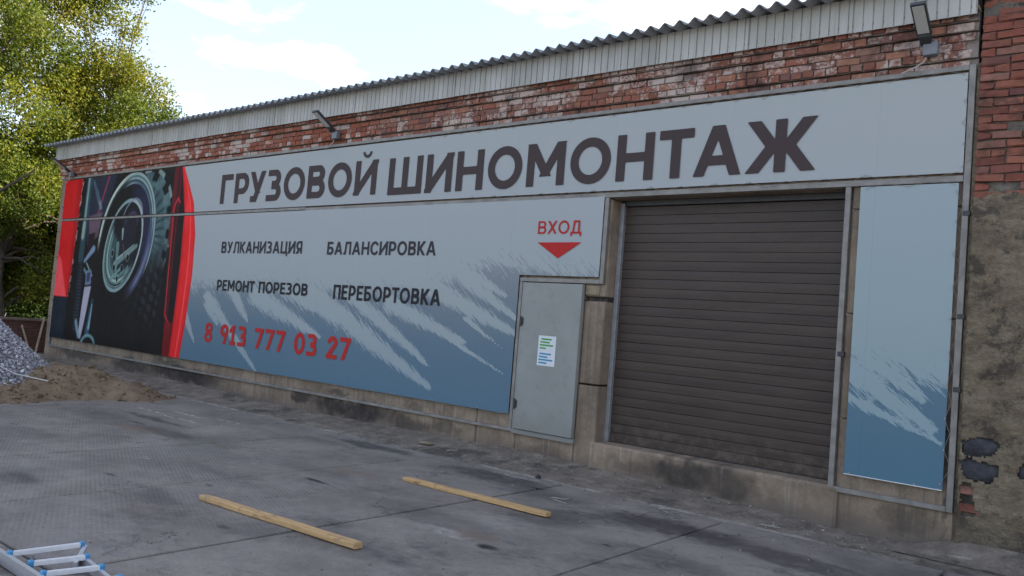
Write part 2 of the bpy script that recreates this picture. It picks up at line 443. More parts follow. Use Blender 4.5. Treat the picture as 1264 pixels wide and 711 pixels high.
for i in range(2600):
    px = -23 + 24.5 * random.random() ** 0.75; py = -0.75 + 0.78 * random.random() ** 0.8 if random.random() < .8 else -0.8 - random.expovariate(3.0)
    if py < -3: continue
    s = random.choice((.005, .007, .009, .014)) * random.uniform(.7, 1.5)
    zz = float(apron_z(np.array([px]), np.array([py]))[0]) if py > -0.8 else 0.0
    vs = [(px + s * random.uniform(.6, 1.2) * dx, py + s * random.uniform(.6, 1.2) * dy, zz + s * dz_ * random.uniform(.4, .9)) for dx, dy, dz_ in ((1, 0, .2), (0, 1, .2), (-1, 0, .2), (0, -1, .2), (0, 0, 1.2))]
    peb.add(vs, [(0, 1, 4), (1, 2, 4), (2, 3, 4), (3, 0, 4)])
for i in range(900):
    px = random.uniform(-14, 2); py = random.uniform(-7, -.8); s = random.choice((.004, .006, .010)) * random.uniform(.7, 1.4)
    vs = [(px + s * random.uniform(.6, 1.6) * dx, py + s * random.uniform(.6, 1.4) * dy, s * dz_ * random.uniform(.3, .8)) for dx, dy, dz_ in ((1, 0, .2), (0, 1, .2), (-1, 0, .2), (0, -1, .2), (0, 0, 1.2))]
    peb.add(vs, [(0, 1, 4), (1, 2, 4), (2, 3, 4), (3, 0, 4)])
n = NT('rubble', 0.95)
n.col(n.ramp(n.noise(30, 2), [(0.35, (.05, .045, .04)), (0.5, (.16, .14, .12)), (0.65, (.30, .28, .25))]))
M['rubble'] = n.m
kind(tag(peb.build('rubble', M['rubble']), 'small crumbs of cement and dirt scattered along the wall foot', 'rubble'), 'stuff')

# ------------------------------------------------------------------ workshop building
bld = thing('workshop_building', 'long low workshop with brick frieze, corrugated roof and concrete wall behind the banners', 'building', (-12, 5, 0))
M['render_wall'] = m_plain('side_wall_brick', (.22, .10, .07), 0.9, var=.4, scale=5, bump=.6)
b = MB()
b.box(-22.58, -22.3, 0.50, 11.9, 0, 5.45); b.box(-22.58, -1.3, 11.9, 12.2, 0, 5.45)
b.build('rear_wall', M['render_wall'], bld)
b = MB(); b.box(-22.58, -1.53, 0.075, 0.45, 4.66, 5.5)
b.build('mortar_bed', M['mortar'], bld)
# precast panels of the front wall (the gate opening stays free)
def panel(x0, x1, z0, z1, y0=0.05, y1=0.44, mat='concrete', c=.012):
    b = MB(); b.bbox(x0 + .004, x1 - .004, y0, y1, z0 + .003, z1 - .003, c)
    return b.build('concrete_panel', M[mat], bld)
xs = [-22.58, -19.1, -13.1, -7.62, -6.90, -5.925]
zs = [-0.05, 1.11, 2.20, 3.30, 4.66]
for i in range(len(xs) - 1):
    for j in range(4): panel(xs[i], xs[i + 1], zs[j], zs[j + 1], 0.05 + random.uniform(0, .006))
panel(-5.925, -5.605, -0.05, 1.115, .045); panel(-5.925, -5.605, 1.13, 2.20, .052); panel(-5.925, -5.605, 2.255, 3.53, .05)
panel(-5.925, -2.64, 3.53, 4.66, .052)
for j in range(4): panel(-2.64, -1.53, zs[j], zs[j + 1] if j < 3 else 4.66, 0.048)
b = MB(); b.bbox(-5.66, -2.6, -0.02, .50, -0.05, 0.415, .03); 
b.build('gate_sill', M['concrete'], bld)
b = MB(); b.box(-5.90, -5.62, .10, .40, 2.19, 2.262); b.build('joint_recess', M['mortar'], bld)
b = MB(); b.bbox(-5.915, -5.70, .035, .06, 2.28, 2.40, .004); M['old_wood'] = m_plain('old_wood', (.30, .24, .16), .85, var=.4, scale=12, bump=.4); b.build('wood_block', M['old_wood'], bld)
b = MB(); b.box(-5.9, -2.3, .35, .40, 0.3, 3.6); b.build('opening_back', M['mortar'], bld)

n = NT('mortar_limed', 0.95)
cc = n.ramp(n.noise(20, 5), [(0.3, (.085, .068, .058)), (0.7, (.19, .155, .135))])
cc = n.mix(n.ss(n.noise(.9, 4, .6), .46, .6), cc, (.30, .25, .22)); cc = n.mix(n.math('MULTIPLY', n.ss(n.noise(2.2, 5, .7, n.map(n.pos, loc=(7, 3, 1))), .5, .66), .8), cc, (.04, .03, .026))
n.col(cc); n.bump(n.noise(60, 5, 0.7), 1.0, 0.015); M['mortar_limed'] = n.m
# bricks of the frieze: shared meshes, one object each for the nearest 300
def brick_mesh(name, l, h, d, mat, j):
    b = MB(); b.bbox(-l / 2, l / 2, 0, d, 0, h, .005); b.jitter(j)
    me = bpy.data.meshes.new(name); me.from_pydata(b.v, [], b.f); me.materials.append(mat); return me
stret = [brick_mesh('brick_stretcher', .239, .073, .12, M['brick_lime'], .006) for _ in range(7)]
head = [brick_mesh('brick_header', .116, .073, .12, M['brick_lime'], .006) for _ in range(5)]
course = [(4.686, .055, 'm'), (4.779, .020, 'h'), (4.861, .022, 's'), (4.943, .018, 's'), (5.034, -.022, 'm'), (5.121, -.060, 'h')]
items = []
for (z0, y0, k) in course:
    b = MB(); b.box(-22.56, -1.535, y0 + .017, .10 + y0 * .01, z0 - (.008 if z0 > 4.7 else .02), z0 + .078); b.build('mortar_joint', M['mortar_limed'], bld)
    x = -1.545 - random.uniform(0, .1)
    while x > -22.55:
        hd = k == 'h' or (k == 'm' and random.random() < .35) or (k == 's' and random.random() < .12)
        l = .113 if hd else .236
        items.append((x - l / 2, y0, z0, hd)); x -= l + .013 + random.uniform(0, .005)
items.sort(key=lambda t: -t[0])
rest = MB()
for i, (x, y0, z0, hd) in enumerate(items):
    me = random.choice(head if hd else stret)
    yy = y0 + random.uniform(-.005, .006) + (.009 if random.random() < .05 else 0); zz = z0 + random.uniform(-.003, .003)
    if i < 300:
        o = put('brick', me, (x, yy, zz), bld)
        o.rotation_euler = (random.uniform(-.03, .03), random.uniform(-.012, .012), random.uniform(-.02, .02))
    else:
        vs = [(v.co.x + x, v.co.y + yy, v.co.z + zz) for v in me.vertices]
        rest.add(vs, [tuple(p.vertices) for p in me.polygons])
# the joined far bricks take their own colour per brick from a face attribute
n = NT('brick_far', 0.9)
c = n.ramp(n.attr('tone').outputs['Fac'], [(0.0, (.20, .058, .032)), (0.3, (.30, .09, .05)), (0.6, (.24, .09, .06)), (0.8, (.36, .14, .08)), (1.0, (.16, .06, .045))])
w = n.math('ADD', n.math('MULTIPLY', n.noise(0.9, 4, 0.6), 1.3), n.math('ADD', n.math('MULTIPLY', n.attr('tone').outputs['Fac'], 0.34), n.math('MULTIPLY', n.noise(26, 5, .7), 0.5)))
c = n.mix(n.math('MULTIPLY', n.ss(w, 1.08, 1.26), 0.8), c, (.52, .44, .40))
c = n.mix(n.math('MULTIPLY', n.ss(n.noise(2.2, 5, .7), 0.54, 0.7), 0.5), c, (.05, .035, .032))
n.col(c); n.bump(n.noise(45, 5, .7), .8, .008)
ro = rest.build('brick', n.m, bld)
nper = len(stret[0].polygons)
tone = np.repeat(rng.random(len(rest.f) // nper), nper).astype(np.float32)
at = ro.data.attributes.new('tone', 'FLOAT', 'FACE'); at.data.foreach_set('value', tone)
kind(ro, 'stuff')

# fascia of profiled sheet
n = NT('fascia_sheet', 0.55, 0.0)
c = n.ramp(n.noise(1.4, 5, 0.6, n.map(n.pos, scale=(3, 3, .7))), [(0.3, (.33, .325, .30)), (0.7, (.47, .465, .45))])
c = n.mix(n.math('MULTIPLY', n.ss(n.noise(18, 4, .7), .64, .74), .6), c, (.12, .115, .11))
c = n.mix(0.5, c, n.ramp(n.rand(), [(0, (.86, .87, .88)), (1, (1.08, 1.07, 1.05))]), 'MULTIPLY')
drip = n.ss(n.noise(1.0, 4, .6, n.map(n.pos, scale=(22, 22, 1.0))), .58, .72)
c = n.mix(n.math('MULTIPLY', drip, .4), c, (.19, .17, .145))
n.col(c); n.bump(n.noise(12, 3), .2, .01)
M['fascia'] = n.m
def profile_sheet(x0, x1, yf, z0, z1, pitch=.1):
    """upright sheet with narrow grooves, 12 mm deep"""
    pr = []; x = x0
    while x < x1 - 1e-4:
        xe = min(x + pitch, x1)
        pr += [(x, .0), (xe - .016, .0), (xe - .011, .013), (xe - .005, .013)]; x = xe
    pr.append((x1, 0))
    b = MB(); m = len(pr); vs = []
    for z in (z0, z1):
        for t in (0, .004):
            vs += [(px, yf + py + t, z) for px, py in pr]
    fs = []
    for i in range(m - 1):
        fs.append((i, i + 1, 2 * m + i + 1, 2 * m + i)); fs.append((m + i + 1, m + i, 3 * m + i, 3 * m + i + 1))
        fs.append((i + 1, i, m + i, m + i + 1)); fs.append((2 * m + i, 2 * m + i + 1, 3 * m + i + 1, 3 * m + i))
    b.add(vs, fs); return b
x = -1.535; k = 0
while x > -22.65:
    x0 = max(x - 1.15, -22.72)
    b = profile_sheet(x0 + .002, x, -.115 + (.004 if k % 2 else 0), 5.155 + random.uniform(-.004, .004), 5.525)
    b.build('fascia_sheet', M['fascia'], bld); x = x0; k += 1
b = MB(); b.box(-22.7, -1.53, -.105, .08, 5.215, 5.24); b.build('soffit_board', M['old_wood'], bld)
b = MB(); b.box(-22.72, -22.70, -.115, 2.0, 5.155, 5.52); b.build('gable_trim', M['fascia'], bld)

n = NT('roof_sheet', 0.55, 0.0)
c = n.ramp(n.noise(1.6, 5, .6), [(0.3, (.19, .205, .225)), (0.7, (.27, .285, .305))])
c = n.mix(n.math('MULTIPLY', n.ss(n.noise(7, 5, .7), .55, .7), .4), c, (.10, .095, .09))
n.col(c); M['roof'] = n.m
ne = 22; xe = np.linspace(-23.0, -1.50, ne + 1)
for i in range(ne):
    xx = np.linspace(xe[i], xe[i + 1], 41)
    ph = (xx + 23.0) / 0.1955
    wv = ((1 + np.cos(2 * np.pi * ph)) / 2) ** 1.4 * .068
    dz = random.uniform(-.004, .004); yo = random.uniform(-.012, .012)
    b = MB(); vs = []
    Ys = [(-.33 + yo, 5.497 + dz), (6.0, 6.35)]
    for (yy, z0) in Ys:
        for t in (0, -.009): vs += [(float(px), yy, z0 + float(w_) + t) for px, w_ in zip(xx, wv)]
    m = len(xx); fs = []
    for j in range(m - 1):
        fs.append((j, j + 1, 2 * m + j + 1, 2 * m + j)); fs.append((m + j + 1, m + j, 3 * m + j, 3 * m + j + 1)); fs.append((j + 1, j, m + j, m + j + 1))
    b.add(vs, fs); b.build('roof_sheet', M['roof'], bld, smooth=True)
b = MB(); b.add([(-23.0, 6.0, 6.36), (-1.5, 6.0, 6.36), (-1.5, 12.6, 5.5), (-23.0, 12.6, 5.5), (-23.0, 6.0, 6.30), (-1.5, 6.0, 6.30), (-1.5, 12.6, 5.44), (-23.0, 12.6, 5.44)],
              [(0, 1, 2, 3), (7, 6, 5, 4), (0, 4, 5, 1), (1, 5, 6, 2), (2, 6, 7, 3), (3, 7, 4, 0)])
b.build('rear_roof', M['roof'], bld)
b = MB(); b.add([(-22.6, .3, 5.4), (-22.6, 6, 6.28), (-22.6, 12, 5.42), (-22.4, .3, 5.4), (-22.4, 6, 6.28), (-22.4, 12, 5.42)], [(0, 1, 2), (5, 4, 3), (0, 3, 4, 1), (1, 4, 5, 2), (2, 5, 3, 0)])
b.build('gable', M['render_wall'], bld)

# roller shutter
n = NT('shutter_slat', 0.5, 0.0, .4)
c = n.ramp(n.noise(2.2, 5, .6, n.map(n.pos, scale=(.6, 1, 3))), [(0.3, (.036, .023, .018)), (0.7, (.055, .037, .030))])
gr = n.noise(1.0, 5, .7, n.map(n.pos, scale=(7, 1, 90)))
c = n.mix(.6, c, n.ramp(gr, [(.3, (.78, .78, .78)), (.7, (1.2, 1.2, 1.2))]), 'MULTIPLY')
c = n.mix(.6, c, n.ramp(n.rand(), [(0, (.86, .85, .85)), (1, (1.16, 1.14, 1.12))]), 'MULTIPLY')
du = n.ss(n.sep(n.pos)[2], .42, .9, .35, 0.0)
c = n.mix(n.math('MULTIPLY', du, n.ss(n.noise(9, 5, .7), .45, .65)), c, (.17, .14, .12))
n.col(c); n.bump(n.noise(1.0, 4, .7, n.map(n.pos, scale=(25, 25, 160))), .35, .003)
M['slat'] = n.m
M['steel_grey'] = m_plain('grey_painted_steel', (.30, .30, .315), .5, .3, .25, 9, .1)
M['dark_metal'] = m_plain('dark_metal', (.05, .05, .055), .5, .4, .3, 12)
sh = put('roller_shutter', None, (-4.1, .30, .42), bld)
sh['label'] = 'closed dark brown roller shutter'
z = .425; k = 0; H = .1167
while z < 3.45:
    zt = min(z + H, 3.47)
    b = MB(); bow = [(0, .006), (.0025, .001), (.03, 0), (H / 2, -.001), (H - .03, 0), (H - .005, .001), (H - .002, .006)]
    pts = [(.30 + yy, z + zz) for zz, yy in bow if z + zz < 3.475]
    vs = []
    for X in (-5.56, -2.66): vs += [(X, py, pz) for py, pz in pts] + [(X, .325, pts[-1][1]), (X, .325, pts[0][1])]
    m = len(pts) + 2
    fs = [(j, m + j, m + (j + 1) % m, (j + 1) % m) for j in range(m)]
    b.add(vs, fs); b.add([], [])
    so_ = b.build('slat', M['slat'], sh); z += H; k += 1
    so_.location.y += random.uniform(-.002, .002); so_.rotation_euler.y = random.uniform(-.0007, .0007)
b = MB(); b.bbox(-5.605, -5.545, .24, .34, .415, 3.5, .004); b.build('guide_rail', M['steel_grey'], sh)
b = MB(); b.bbox(-2.69, -2.645, .24, .34, .415, 3.5, .004); b.build('guide_rail', M['steel_grey'], sh)
b = MB(); b.bbox(-5.545, -2.69, .25, .34, 3.46, 3.532, .004); b.build('shutter_box', M['dark_metal'], sh)
b = MB(); b.bbox(-5.545, -2.69, .285, .33, .416, .424, .001); b.build('bottom_seal', M['dark_metal'], sh)

# service door
n = NT('door_paint', .55, 0.0, .4)
c = n.ramp(n.noise(1.5, 5, .65), [(0.3, (.225, .235, .225)), (0.7, (.275, .285, .275))])
c = n.mix(n.math('MULTIPLY', n.ss(n.noise(11, 5, .75), .6, .72), .4), c, (.15, .14, .13))
sc_ = n.ss(n.noise(1, 4, .7, n.map(n.pos, scale=(30, 30, 3), rot=(0, .2, 0))), .62, .7); c = n.mix(n.math('MULTIPLY', sc_, .25), c, (.36, .36, .35))
c = n.mix(n.ss(n.sep(n.pos)[2], .4, .8, .35, 0.0), c, (.13, .115, .10)); c = n.mix(n.math('MULTIPLY', n.ss(n.noise(5, 5, .75), .52, .68), .3), c, (.16, .15, .135))
n.col(c); n.bump(n.noise(3, 3), .35, .02); M['door'] = n.m
dr = put('service_door', None, (-6.39, 0, .36), bld); dr['label'] = 'grey steel service door'
b = MB(); b.bbox(-6.865, -5.918, -.035, .03, .415, 2.405, .004); b.build('door_leaf', M['door'], dr)
b = MB(); b.bbox(-6.93, -5.905, -.005, .045, .345, .405, .003); b.bbox(-6.926, -6.872, -.002, .045, .408, 2.41, .003); b.build('door_frame', M['door'], dr)
for zc in (1.87, .745):
    b = MB(); b.tube([(-6.875, -.045, zc - .07), (-6.875, -.045, zc + .07)], .012, 8); b.tube([(-6.875, -.045, zc - .008), (-6.875, -.045, zc + .008)], .015, 8)
    b.box(-6.90, -6.84, -.042, -.036, zc - .05, zc + .05); b.build('hinge', M['dark_metal'], dr)

# ------------------------------------------------------------------ sign frame of square tube
M['frame'] = m_plain('frame_paint', (.235, .222, .208), .55, .2, .35, 6, .15)
fr = thing('sign_frame', 'grey square steel tube frame carrying the banners on the wall', 'sign frame', (-12, 0, .36))
def fbar(x0, x1, z0, z1, y0=0.0, y1=.045):
    b = MB(); b.bbox(x0, x1, y0, y1, z0, z1, .004); b.build('frame_tube', M['frame'], fr)
fbar(-22.26, -12.01, 4.64, 4.692); fbar(-12.0, -1.60, 4.64, 4.692)
fbar(-22.20, -12.01, 3.562, 3.612, -.001); fbar(-12.0, -1.60, 3.536, 3.600, -.001)
fbar(-22.26, -22.205, .36, 4.638)
fbar(-22.20, -13.11, .36, .40); fbar(-13.10, -6.985, .36, .40)
fbar(-6.985, -6.935, .36, 2.418, -.002, .046); fbar(-6.985, -5.69, 2.42, 2.475, -.003)
fbar(-5.688, -5.63, 2.42, 3.534, -.004)
fbar(-2.70, -2.645, .36, 3.534); fbar(-1.598, -1.54, .36, 4.692, -.002)
fbar(-2.643, -1.60, .36, .41)
for x, zz in ((-1.57, 3.2), (-1.57, 1.5), (-1.57, 2.2), (-2.66, 1.75), (-22.23, 1.5), (-22.23, 2.6), (-22.23, 3.9)):
    b = MB(); b.bbox(x - .02, x + .045, -.006, .05, zz, zz + .05, .003); b.build('bracket', M['dark_metal'], fr)

# ------------------------------------------------------------------ printed banners
n = NT('printed_vinyl', 0.6, 0, .15)
A = n.attr('art'); F = n.attr('field')
x, y, z = n.sep(n.pos)[0:3]
g1 = n.ramp(n.math('DIVIDE', z, 5.0), [(.10, srgb(86, 120, 146)), (.28, srgb(96, 122, 146)), (.46, srgb(122, 136, 152)), (.6, srgb(146, 154, 166))])
g2 = n.ramp(n.math('DIVIDE', z, 5.0), [(.10, srgb(138, 160, 178)), (.4, srgb(156, 170, 182)), (.7, srgb(164, 175, 188)), (.95, srgb(166, 178, 188))])
# brush strokes: smooth envelope in 'field', broken up by bristle streaks running down to the right
rot = n.map(n.pos, rot=(0, math.radians(-41), 0))
st1 = n.noise(1.0, 6, .72, n.map(rot, scale=(1.5, 1, 24)))
st2 = n.noise(1.0, 3, .6, n.map(rot, scale=(6, 1, 85), loc=(3, 3, 3)))
v = n.math('ADD', F.outputs['Fac'], n.math('ADD', n.math('MULTIPLY', n.math('SUBTRACT', st1, .5), 2.1), n.math('MULTIPLY', n.math('SUBTRACT', st2, .5), 1.9)))
bgc = n.mix(n.ss(v, .47, .53), g1, g2)
pm = n.math('MULTIPLY', n.ss(x, -2.8, -2.7), n.ss(z, 3.56, 3.60, 1.0, 0.0))
bgc = n.mix(pm, bgc, n.mix(1.0, bgc, (.87, .975, 1.0), 'MULTIPLY'))
c = n.mix(A.outputs['Alpha'], bgc, A.outputs['Color'])
seam = n.ss(n.math('ABSOLUTE', n.math('SUBTRACT', n.math('FRACT', n.math('DIVIDE', x, 1.6)), .5)), .0, .004, .9, 1.0)
c = n.mix(1.0, c, seam, 'MULTIPLY')
c = n.mix(1.0, c, (.98, .90, .80), 'MULTIPLY')
n.col(c); n.bump(n.noise(1.0, 3, .5, n.map(n.pos, scale=(1.5, 1, .8))), .15, .02)
M['vinyl'] = n.m

def ell(x, z, cx, cz, a, b, t=0.0):
    c, s = math.cos(t), math.sin(t); dx = x - cx; dz = z - cz
    return np.sqrt(((dx * c + dz * s) / a) ** 2 + ((-dx * s + dz * c) / b) ** 2)
def sm(v, a, b):
    t = np.clip((v - a) / (b - a), 0, 1); return t * t * (3 - 2 * t)
def lay(img, m, col):
    m = np.clip(m, 0, 1)[..., None]; return img * (1 - m) + np.array(col, float) * m
def seg(x, z, x0, z0, x1, z1, w0, w1=None, soft=.03):
    w1 = w0 if w1 is None else w1
    dx, dz = x1 - x0, z1 - z0; t = np.clip(((x - x0) * dx + (z - z0) * dz) / (dx * dx + dz * dz), 0, 1)
    d = np.hypot(x - x0 - t * dx, z - z0 - t * dz); w = w0 + (w1 - w0) * t
    return 1 - sm(d, w - soft, w + soft)
def poly(x, z, pts, soft=.02):
    """inside mask of a convex polygon given clockwise or not"""
    m = np.ones_like(x); P2 = pts; ar = sum(P2[i][0] * P2[(i + 1) % len(P2)][1] - P2[(i + 1) % len(P2)][0] * P2[i][1] for i in range(len(P2)))
    for i in range(len(P2)):
        (x0, z0), (x1, z1) = P2[i], P2[(i + 1) % len(P2)]; l = math.hypot(x1 - x0, z1 - z0)
        d = ((x1 - x0) * (z - z0) - (z1 - z0) * (x - x0)) / l * (1 if ar > 0 else -1)
        m = m * sm(d, -soft, soft)
    return m
def arc_r(z): return np.interp(z, [.5, .63, 1.30, 2.31, 3.15, 3.83, 4.57, 4.7], [-15.80, -15.77, -15.66, -15.58, -15.61, -15.80, -16.28, -16.38])
def arc_l(z): return np.interp(z, [.5, .63, 1.61, 2.64, 3.63, 4.49, 4.7], [-16.22, -16.20, -16.14, -16.11, -16.14, -16.36, -16.44])
def art(x, z):
    img = np.zeros(x.shape + (3,)) + np.array((18, 16, 20.))
    nz_ = vnoise(x * 2.2, z * 2.2, 11); n2 = vnoise(x * 7, z * 7, 12)
    # body shadows and purple bodywork top left of the wheel
    img = lay(img, poly(x, z, [(-20.9, 4.7), (-19.3, 4.7), (-19.9, 3.4), (-20.6, 2.9)]) * .9, (38, 44, 66))
    img = lay(img, seg(x, z, -19.72, 4.7, -20.15, 3.75, .04), (120, 52, 78))
    img = lay(img, poly(x, z, [(-20.65, 3.65), (-19.95, 3.75), (-20.05, 3.15), (-20.45, 2.95)]) * .7, (110, 88, 104))
    img = lay(img, seg(x, z, -20.35, 4.25, -20.05, 3.85, .06), (96, 116, 138))
    img = lay(img, seg(x, z, -20.55, 4.5, -20.2, 4.05, .05), (62, 82, 104))
    img = lay(img, poly(x, z, [(-20.55, 3.2), (-20.2, 3.25), (-20.25, 2.85), (-20.5, 2.8)]), (30, 20, 28))
    # frame rail and pipes
    img = lay(img, seg(x, z, -20.78, 4.7, -20.85, 2.6, .16, .14, .05), (42, 66, 78))
    img = lay(img, seg(x, z, -20.82, 4.7, -20.86, 3.2, .05, .05, .04), (118, 142, 152))
    img = lay(img, seg(x, z, -20.85, 3.45, -20.87, 3.15, .08, .08, .05), (120, 146, 152))
    img = lay(img, seg(x, z, -20.62, 3.15 - .6, -20.2, 2.85, .05, .09), (104, 128, 158))
    img = lay(img, seg(x, z, -20.6, 2.35, -20.2, 2.05, .04, .05), (84, 122, 126))
    img = lay(img, seg(x, z, -20.5, 2.5, -20.15, 2.2, .025), (120, 158, 160))
    # coil hose
    hose = seg(x, z, -20.85, 2.35, -20.78, .95, .17, .15, .04)
    rings = .5 + .5 * np.sin(z * 2 * np.pi / .085)
    img = lay(img, hose, (22, 26, 36)); img = lay(img, hose * rings * sm(x, -20.98, -20.8) * .6, (62, 74, 96))
    # white strut
    img = lay(img, poly(x, z, [(-20.48, 1.92), (-20.12, 1.95), (-20.25, 1.3), (-20.42, .65), (-20.58, .70), (-20.55, 1.2)]), (146, 150, 176))
    img = lay(img, poly(x, z, [(-20.48, 2.32), (-20.18, 2.34), (-20.18, 1.98), (-20.46, 1.96)]), (92, 108, 146))
    img = lay(img, poly(x, z, [(-20.42, 2.26), (-20.24, 2.28), (-20.24, 2.06), (-20.40, 2.04)]), (48, 56, 86))
    img = lay(img, seg(x, z, -19.98, 1.6, -20.1, .85, .05, .11, .04), (44, 74, 100))
    img = lay(img, seg(x, z, -19.97, 1.5, -20.04, .95, .02, .05, .03), (116, 150, 170))
    img = lay(img, seg(x, z, -20.75, 1.05, -20.55, .72, .07, .06, .04), (104, 136, 158))
    img = lay(img, (sm(ell(x, z, -20.0, .48, .42, .32), .72, .84) - sm(ell(x, z, -20.0, .48, .42, .32), .98, 1.08)) * .9, (96, 136, 148))
    # tyre: outer wall, tread on the right
    t = -.41
    D = ell(x, z, -18.67, 3.06, 1.30, 1.62, t)
    D2 = ell(x, z, -17.98, 2.98, 1.34, 1.78, t)
    ring = lambda d, a, b, s=.02: sm(d, a - s, a) * (1 - sm(d, b, b + s))
    up = sm(z, 2.0, 3.3)
    img = lay(img, np.maximum(1 - sm(D, .98, 1.0), 1 - sm(D2, .98, 1.0)), (14, 12, 16))
    img = lay(img, poly(x, z, [(-19.9, 2.6), (-16.7, 3.0), (-16.75, .4), (-19.6, .4)], .08), (15, 12, 16))
    tr_ = (1 - sm(D2, .985, 1.0)) * sm(D, .99, 1.01)
    an2 = np.arctan2(z - 2.98, x + 17.98)
    img = lay(img, tr_ * (.04 + .96 * up), (62, 88, 98))
    img = lay(img, tr_ * up * sm(n2, -.2, .5) * .35 * (.5 + .5 * sm(np.sin(an2 * 17 + D2 * 9), -.2, .4)), (112, 136, 142))
    img = lay(img, tr_ * up * (1 - sm(D2, .70, .80)) * sm(np.sin(an2 * 34 + D2 * 14), .2, .5) * .6, (30, 44, 54))
    lugp = np.sin(an2 * 17 + D2 * 6)
    img = lay(img, tr_ * sm(D2, .80, .84) * (1 - sm(D2, .93, .95)) * sm(lugp, .1, .4), (6, 10, 14))
    img = lay(img, tr_ * sm(D2, .92, .94) * sm(np.sin(an2 * 17 + 1.2), -.1, .2) * up * .8, (122, 140, 142))
    img = lay(img, tr_ * sm(D2, .92, .94) * (1 - sm(np.sin(an2 * 17 + 1.2), -.1, .2)) * up, (10, 14, 18))
    low = (1 - up) * sm(z, .8, 1.6) * sm(x, -18.3, -17.3) * (1 - sm(x, -16.9, -16.7))
    bl = sm(np.sin(x * 16 + z * 9 + 2 * vnoise(x * 2, z * 2, 41)) * np.sin(z * 14 - x * 5 + 2 * vnoise(x * 2, z * 2, 42)), .1, .4)
    img = lay(img, low * bl * .55, (58, 64, 82))
    ang = np.arctan2(z - 3.06, x + 18.67); cw = lambda a, lo, hi: sm(np.cos(ang - math.radians(a)), lo, hi)
    # side wall: pale outer shoulder, navy hollow, thin bright bead lines
    img = lay(img, ring(D, .83, .985) * cw(35, .25, .7), (74, 102, 114))
    img = lay(img, ring(D, .955, .985, .01) * cw(35, .2, .6), (128, 152, 158))
    img = lay(img, ring(D, .90, .912, .008) * cw(35, .3, .7), (138, 160, 168))
    img = lay(img, ring(D, .865, .875, .008) * cw(30, .3, .7), (34, 56, 68))
    img = lay(img, ring(D, .825, .84, .008) * cw(35, .3, .7), (124, 144, 162))
    img = lay(img, ring(D, .62, .81, .06) * cw(25, .35, .8) * .85, (36, 40, 70))
    img = lay(img, ring(D, .93, .985, .01) * cw(140, .55, .85), (158, 176, 176))
    img = lay(img, ring(D, .88, .92, .01) * cw(140, .6, .85) * .7, (54, 74, 82))
    img = lay(img, ring(D, .80, .93, .05) * cw(-30, .55, .95) * .9, (66, 74, 108))
    img = lay(img, ring(D, .85, .89, .02) * cw(-35, .8, .98) * .8, (104, 116, 148))
    # rim
    R_ = ell(x, z, -18.75, 2.93, .83, 1.143, -.478); ra = np.arctan2(z - 2.93, x + 18.75); rw = lambda a, lo, hi: sm(np.cos(ra - math.radians(a)), lo, hi)
    img = lay(img, 1 - sm(R_, 1.03, 1.06), (12, 14, 22))
    img = lay(img, (1 - sm(R_, .90, .93)) * rw(235, -.25, .35) * .9, (58, 82, 90))
    img = lay(img, ring(R_, .93, 1.0, .01), (112, 138, 146))
    img = lay(img, ring(R_, .94, .985, .01) * rw(20, .2, .8) * .8, (150, 162, 178))
    img = lay(img, (1 - sm(ell(x, z, -18.62, 2.80, .50, .72, -.478), .88, 1.0)) * .85, (22, 26, 36))
    img = lay(img, ring(R_, .82, .90, .01) * rw(225, -.3, .3), (98, 128, 134))
    img = lay(img, ring(R_, .74, .79, .01) * rw(225, -.1, .4), (132, 160, 164))
    img = lay(img, ring(R_, .62, .70, .012) * rw(225, .1, .5), (78, 110, 116))
    img = lay(img, ring(R_, .84, .87, .008), (20, 30, 40))
    img = lay(img, (1 - sm(ell(x, z, -18.5, 3.3, .40, .55, -.4), .8, 1.0)) * .9, (30, 28, 44))
    img = lay(img, ring(ell(x, z, -18.42, 3.42, .48, .62, -.4), .93, 1.0, .02) * sm(z, 3.4, 3.7) * .8, (120, 130, 156))
    img = lay(img, ring(ell(x, z, -18.45, 3.30, .34, .42, -.4), .85, 1.0, .05) * sm(z, 3.3, 3.55) * .7, (64, 62, 90))
    for (a, b2, c2, d2, w, cc_) in ((-18.80, 3.30, -18.78, 3.08, .045, (120, 146, 150)), (-18.98, 2.95, -18.95, 2.35, .08, (84, 112, 118)), (-19.02, 2.50, -18.08, 2.92, .085, (92, 120, 126)), (-18.95, 2.62, -18.2, 2.95, .02, (134, 160, 162)),
                              (-19.15, 2.15, -18.7, 2.42, .055, (96, 130, 134)), (-18.72, 2.95, -18.6, 2.6, .02, (110, 60, 66)), (-18.6, 2.1, -18.4, 2.45, .05, (88, 118, 124))):
        img = lay(img, seg(x, z, a, b2, c2, d2, w, w * .6, .018), cc_)
    for (a, b2) in ((-19.05, 2.42), (-18.68, 2.40), (-18.45, 2.66), (-19.2, 2.75), (-18.85, 2.15)):
        img = lay(img, (1 - sm(ell(x, z, a, b2, .055, .07), .7, 1)) * .95, (10, 10, 16))
        img = lay(img, ring(ell(x, z, a, b2, .085, .10), .85, 1.0, .1) * .5, (140, 164, 166))
    # dark arch right of the tyre, red linings
    img = lay(img, poly(x, z, [(-16.62, 4.8), (-16.2, 4.8), (-16.2, .4), (-16.6, .4)], .04) * .75, (26, 16, 22))
    img = lay(img, seg(x, z, -16.60, 4.8, -16.62, 3.0, .10, .08, .05) * .9, (92, 22, 34))
    img = lay(img, seg(x, z, -16.42, 4.8, -16.45, .5, .045, .04, .03) * .85, (84, 16, 30))
    hb = np.maximum(seg(x, z, -16.58, 3.75, -16.52, 1.45, .022, .022, .02), seg(x, z, -16.52, 1.45, -16.32, 1.25, .022, .022, .02))
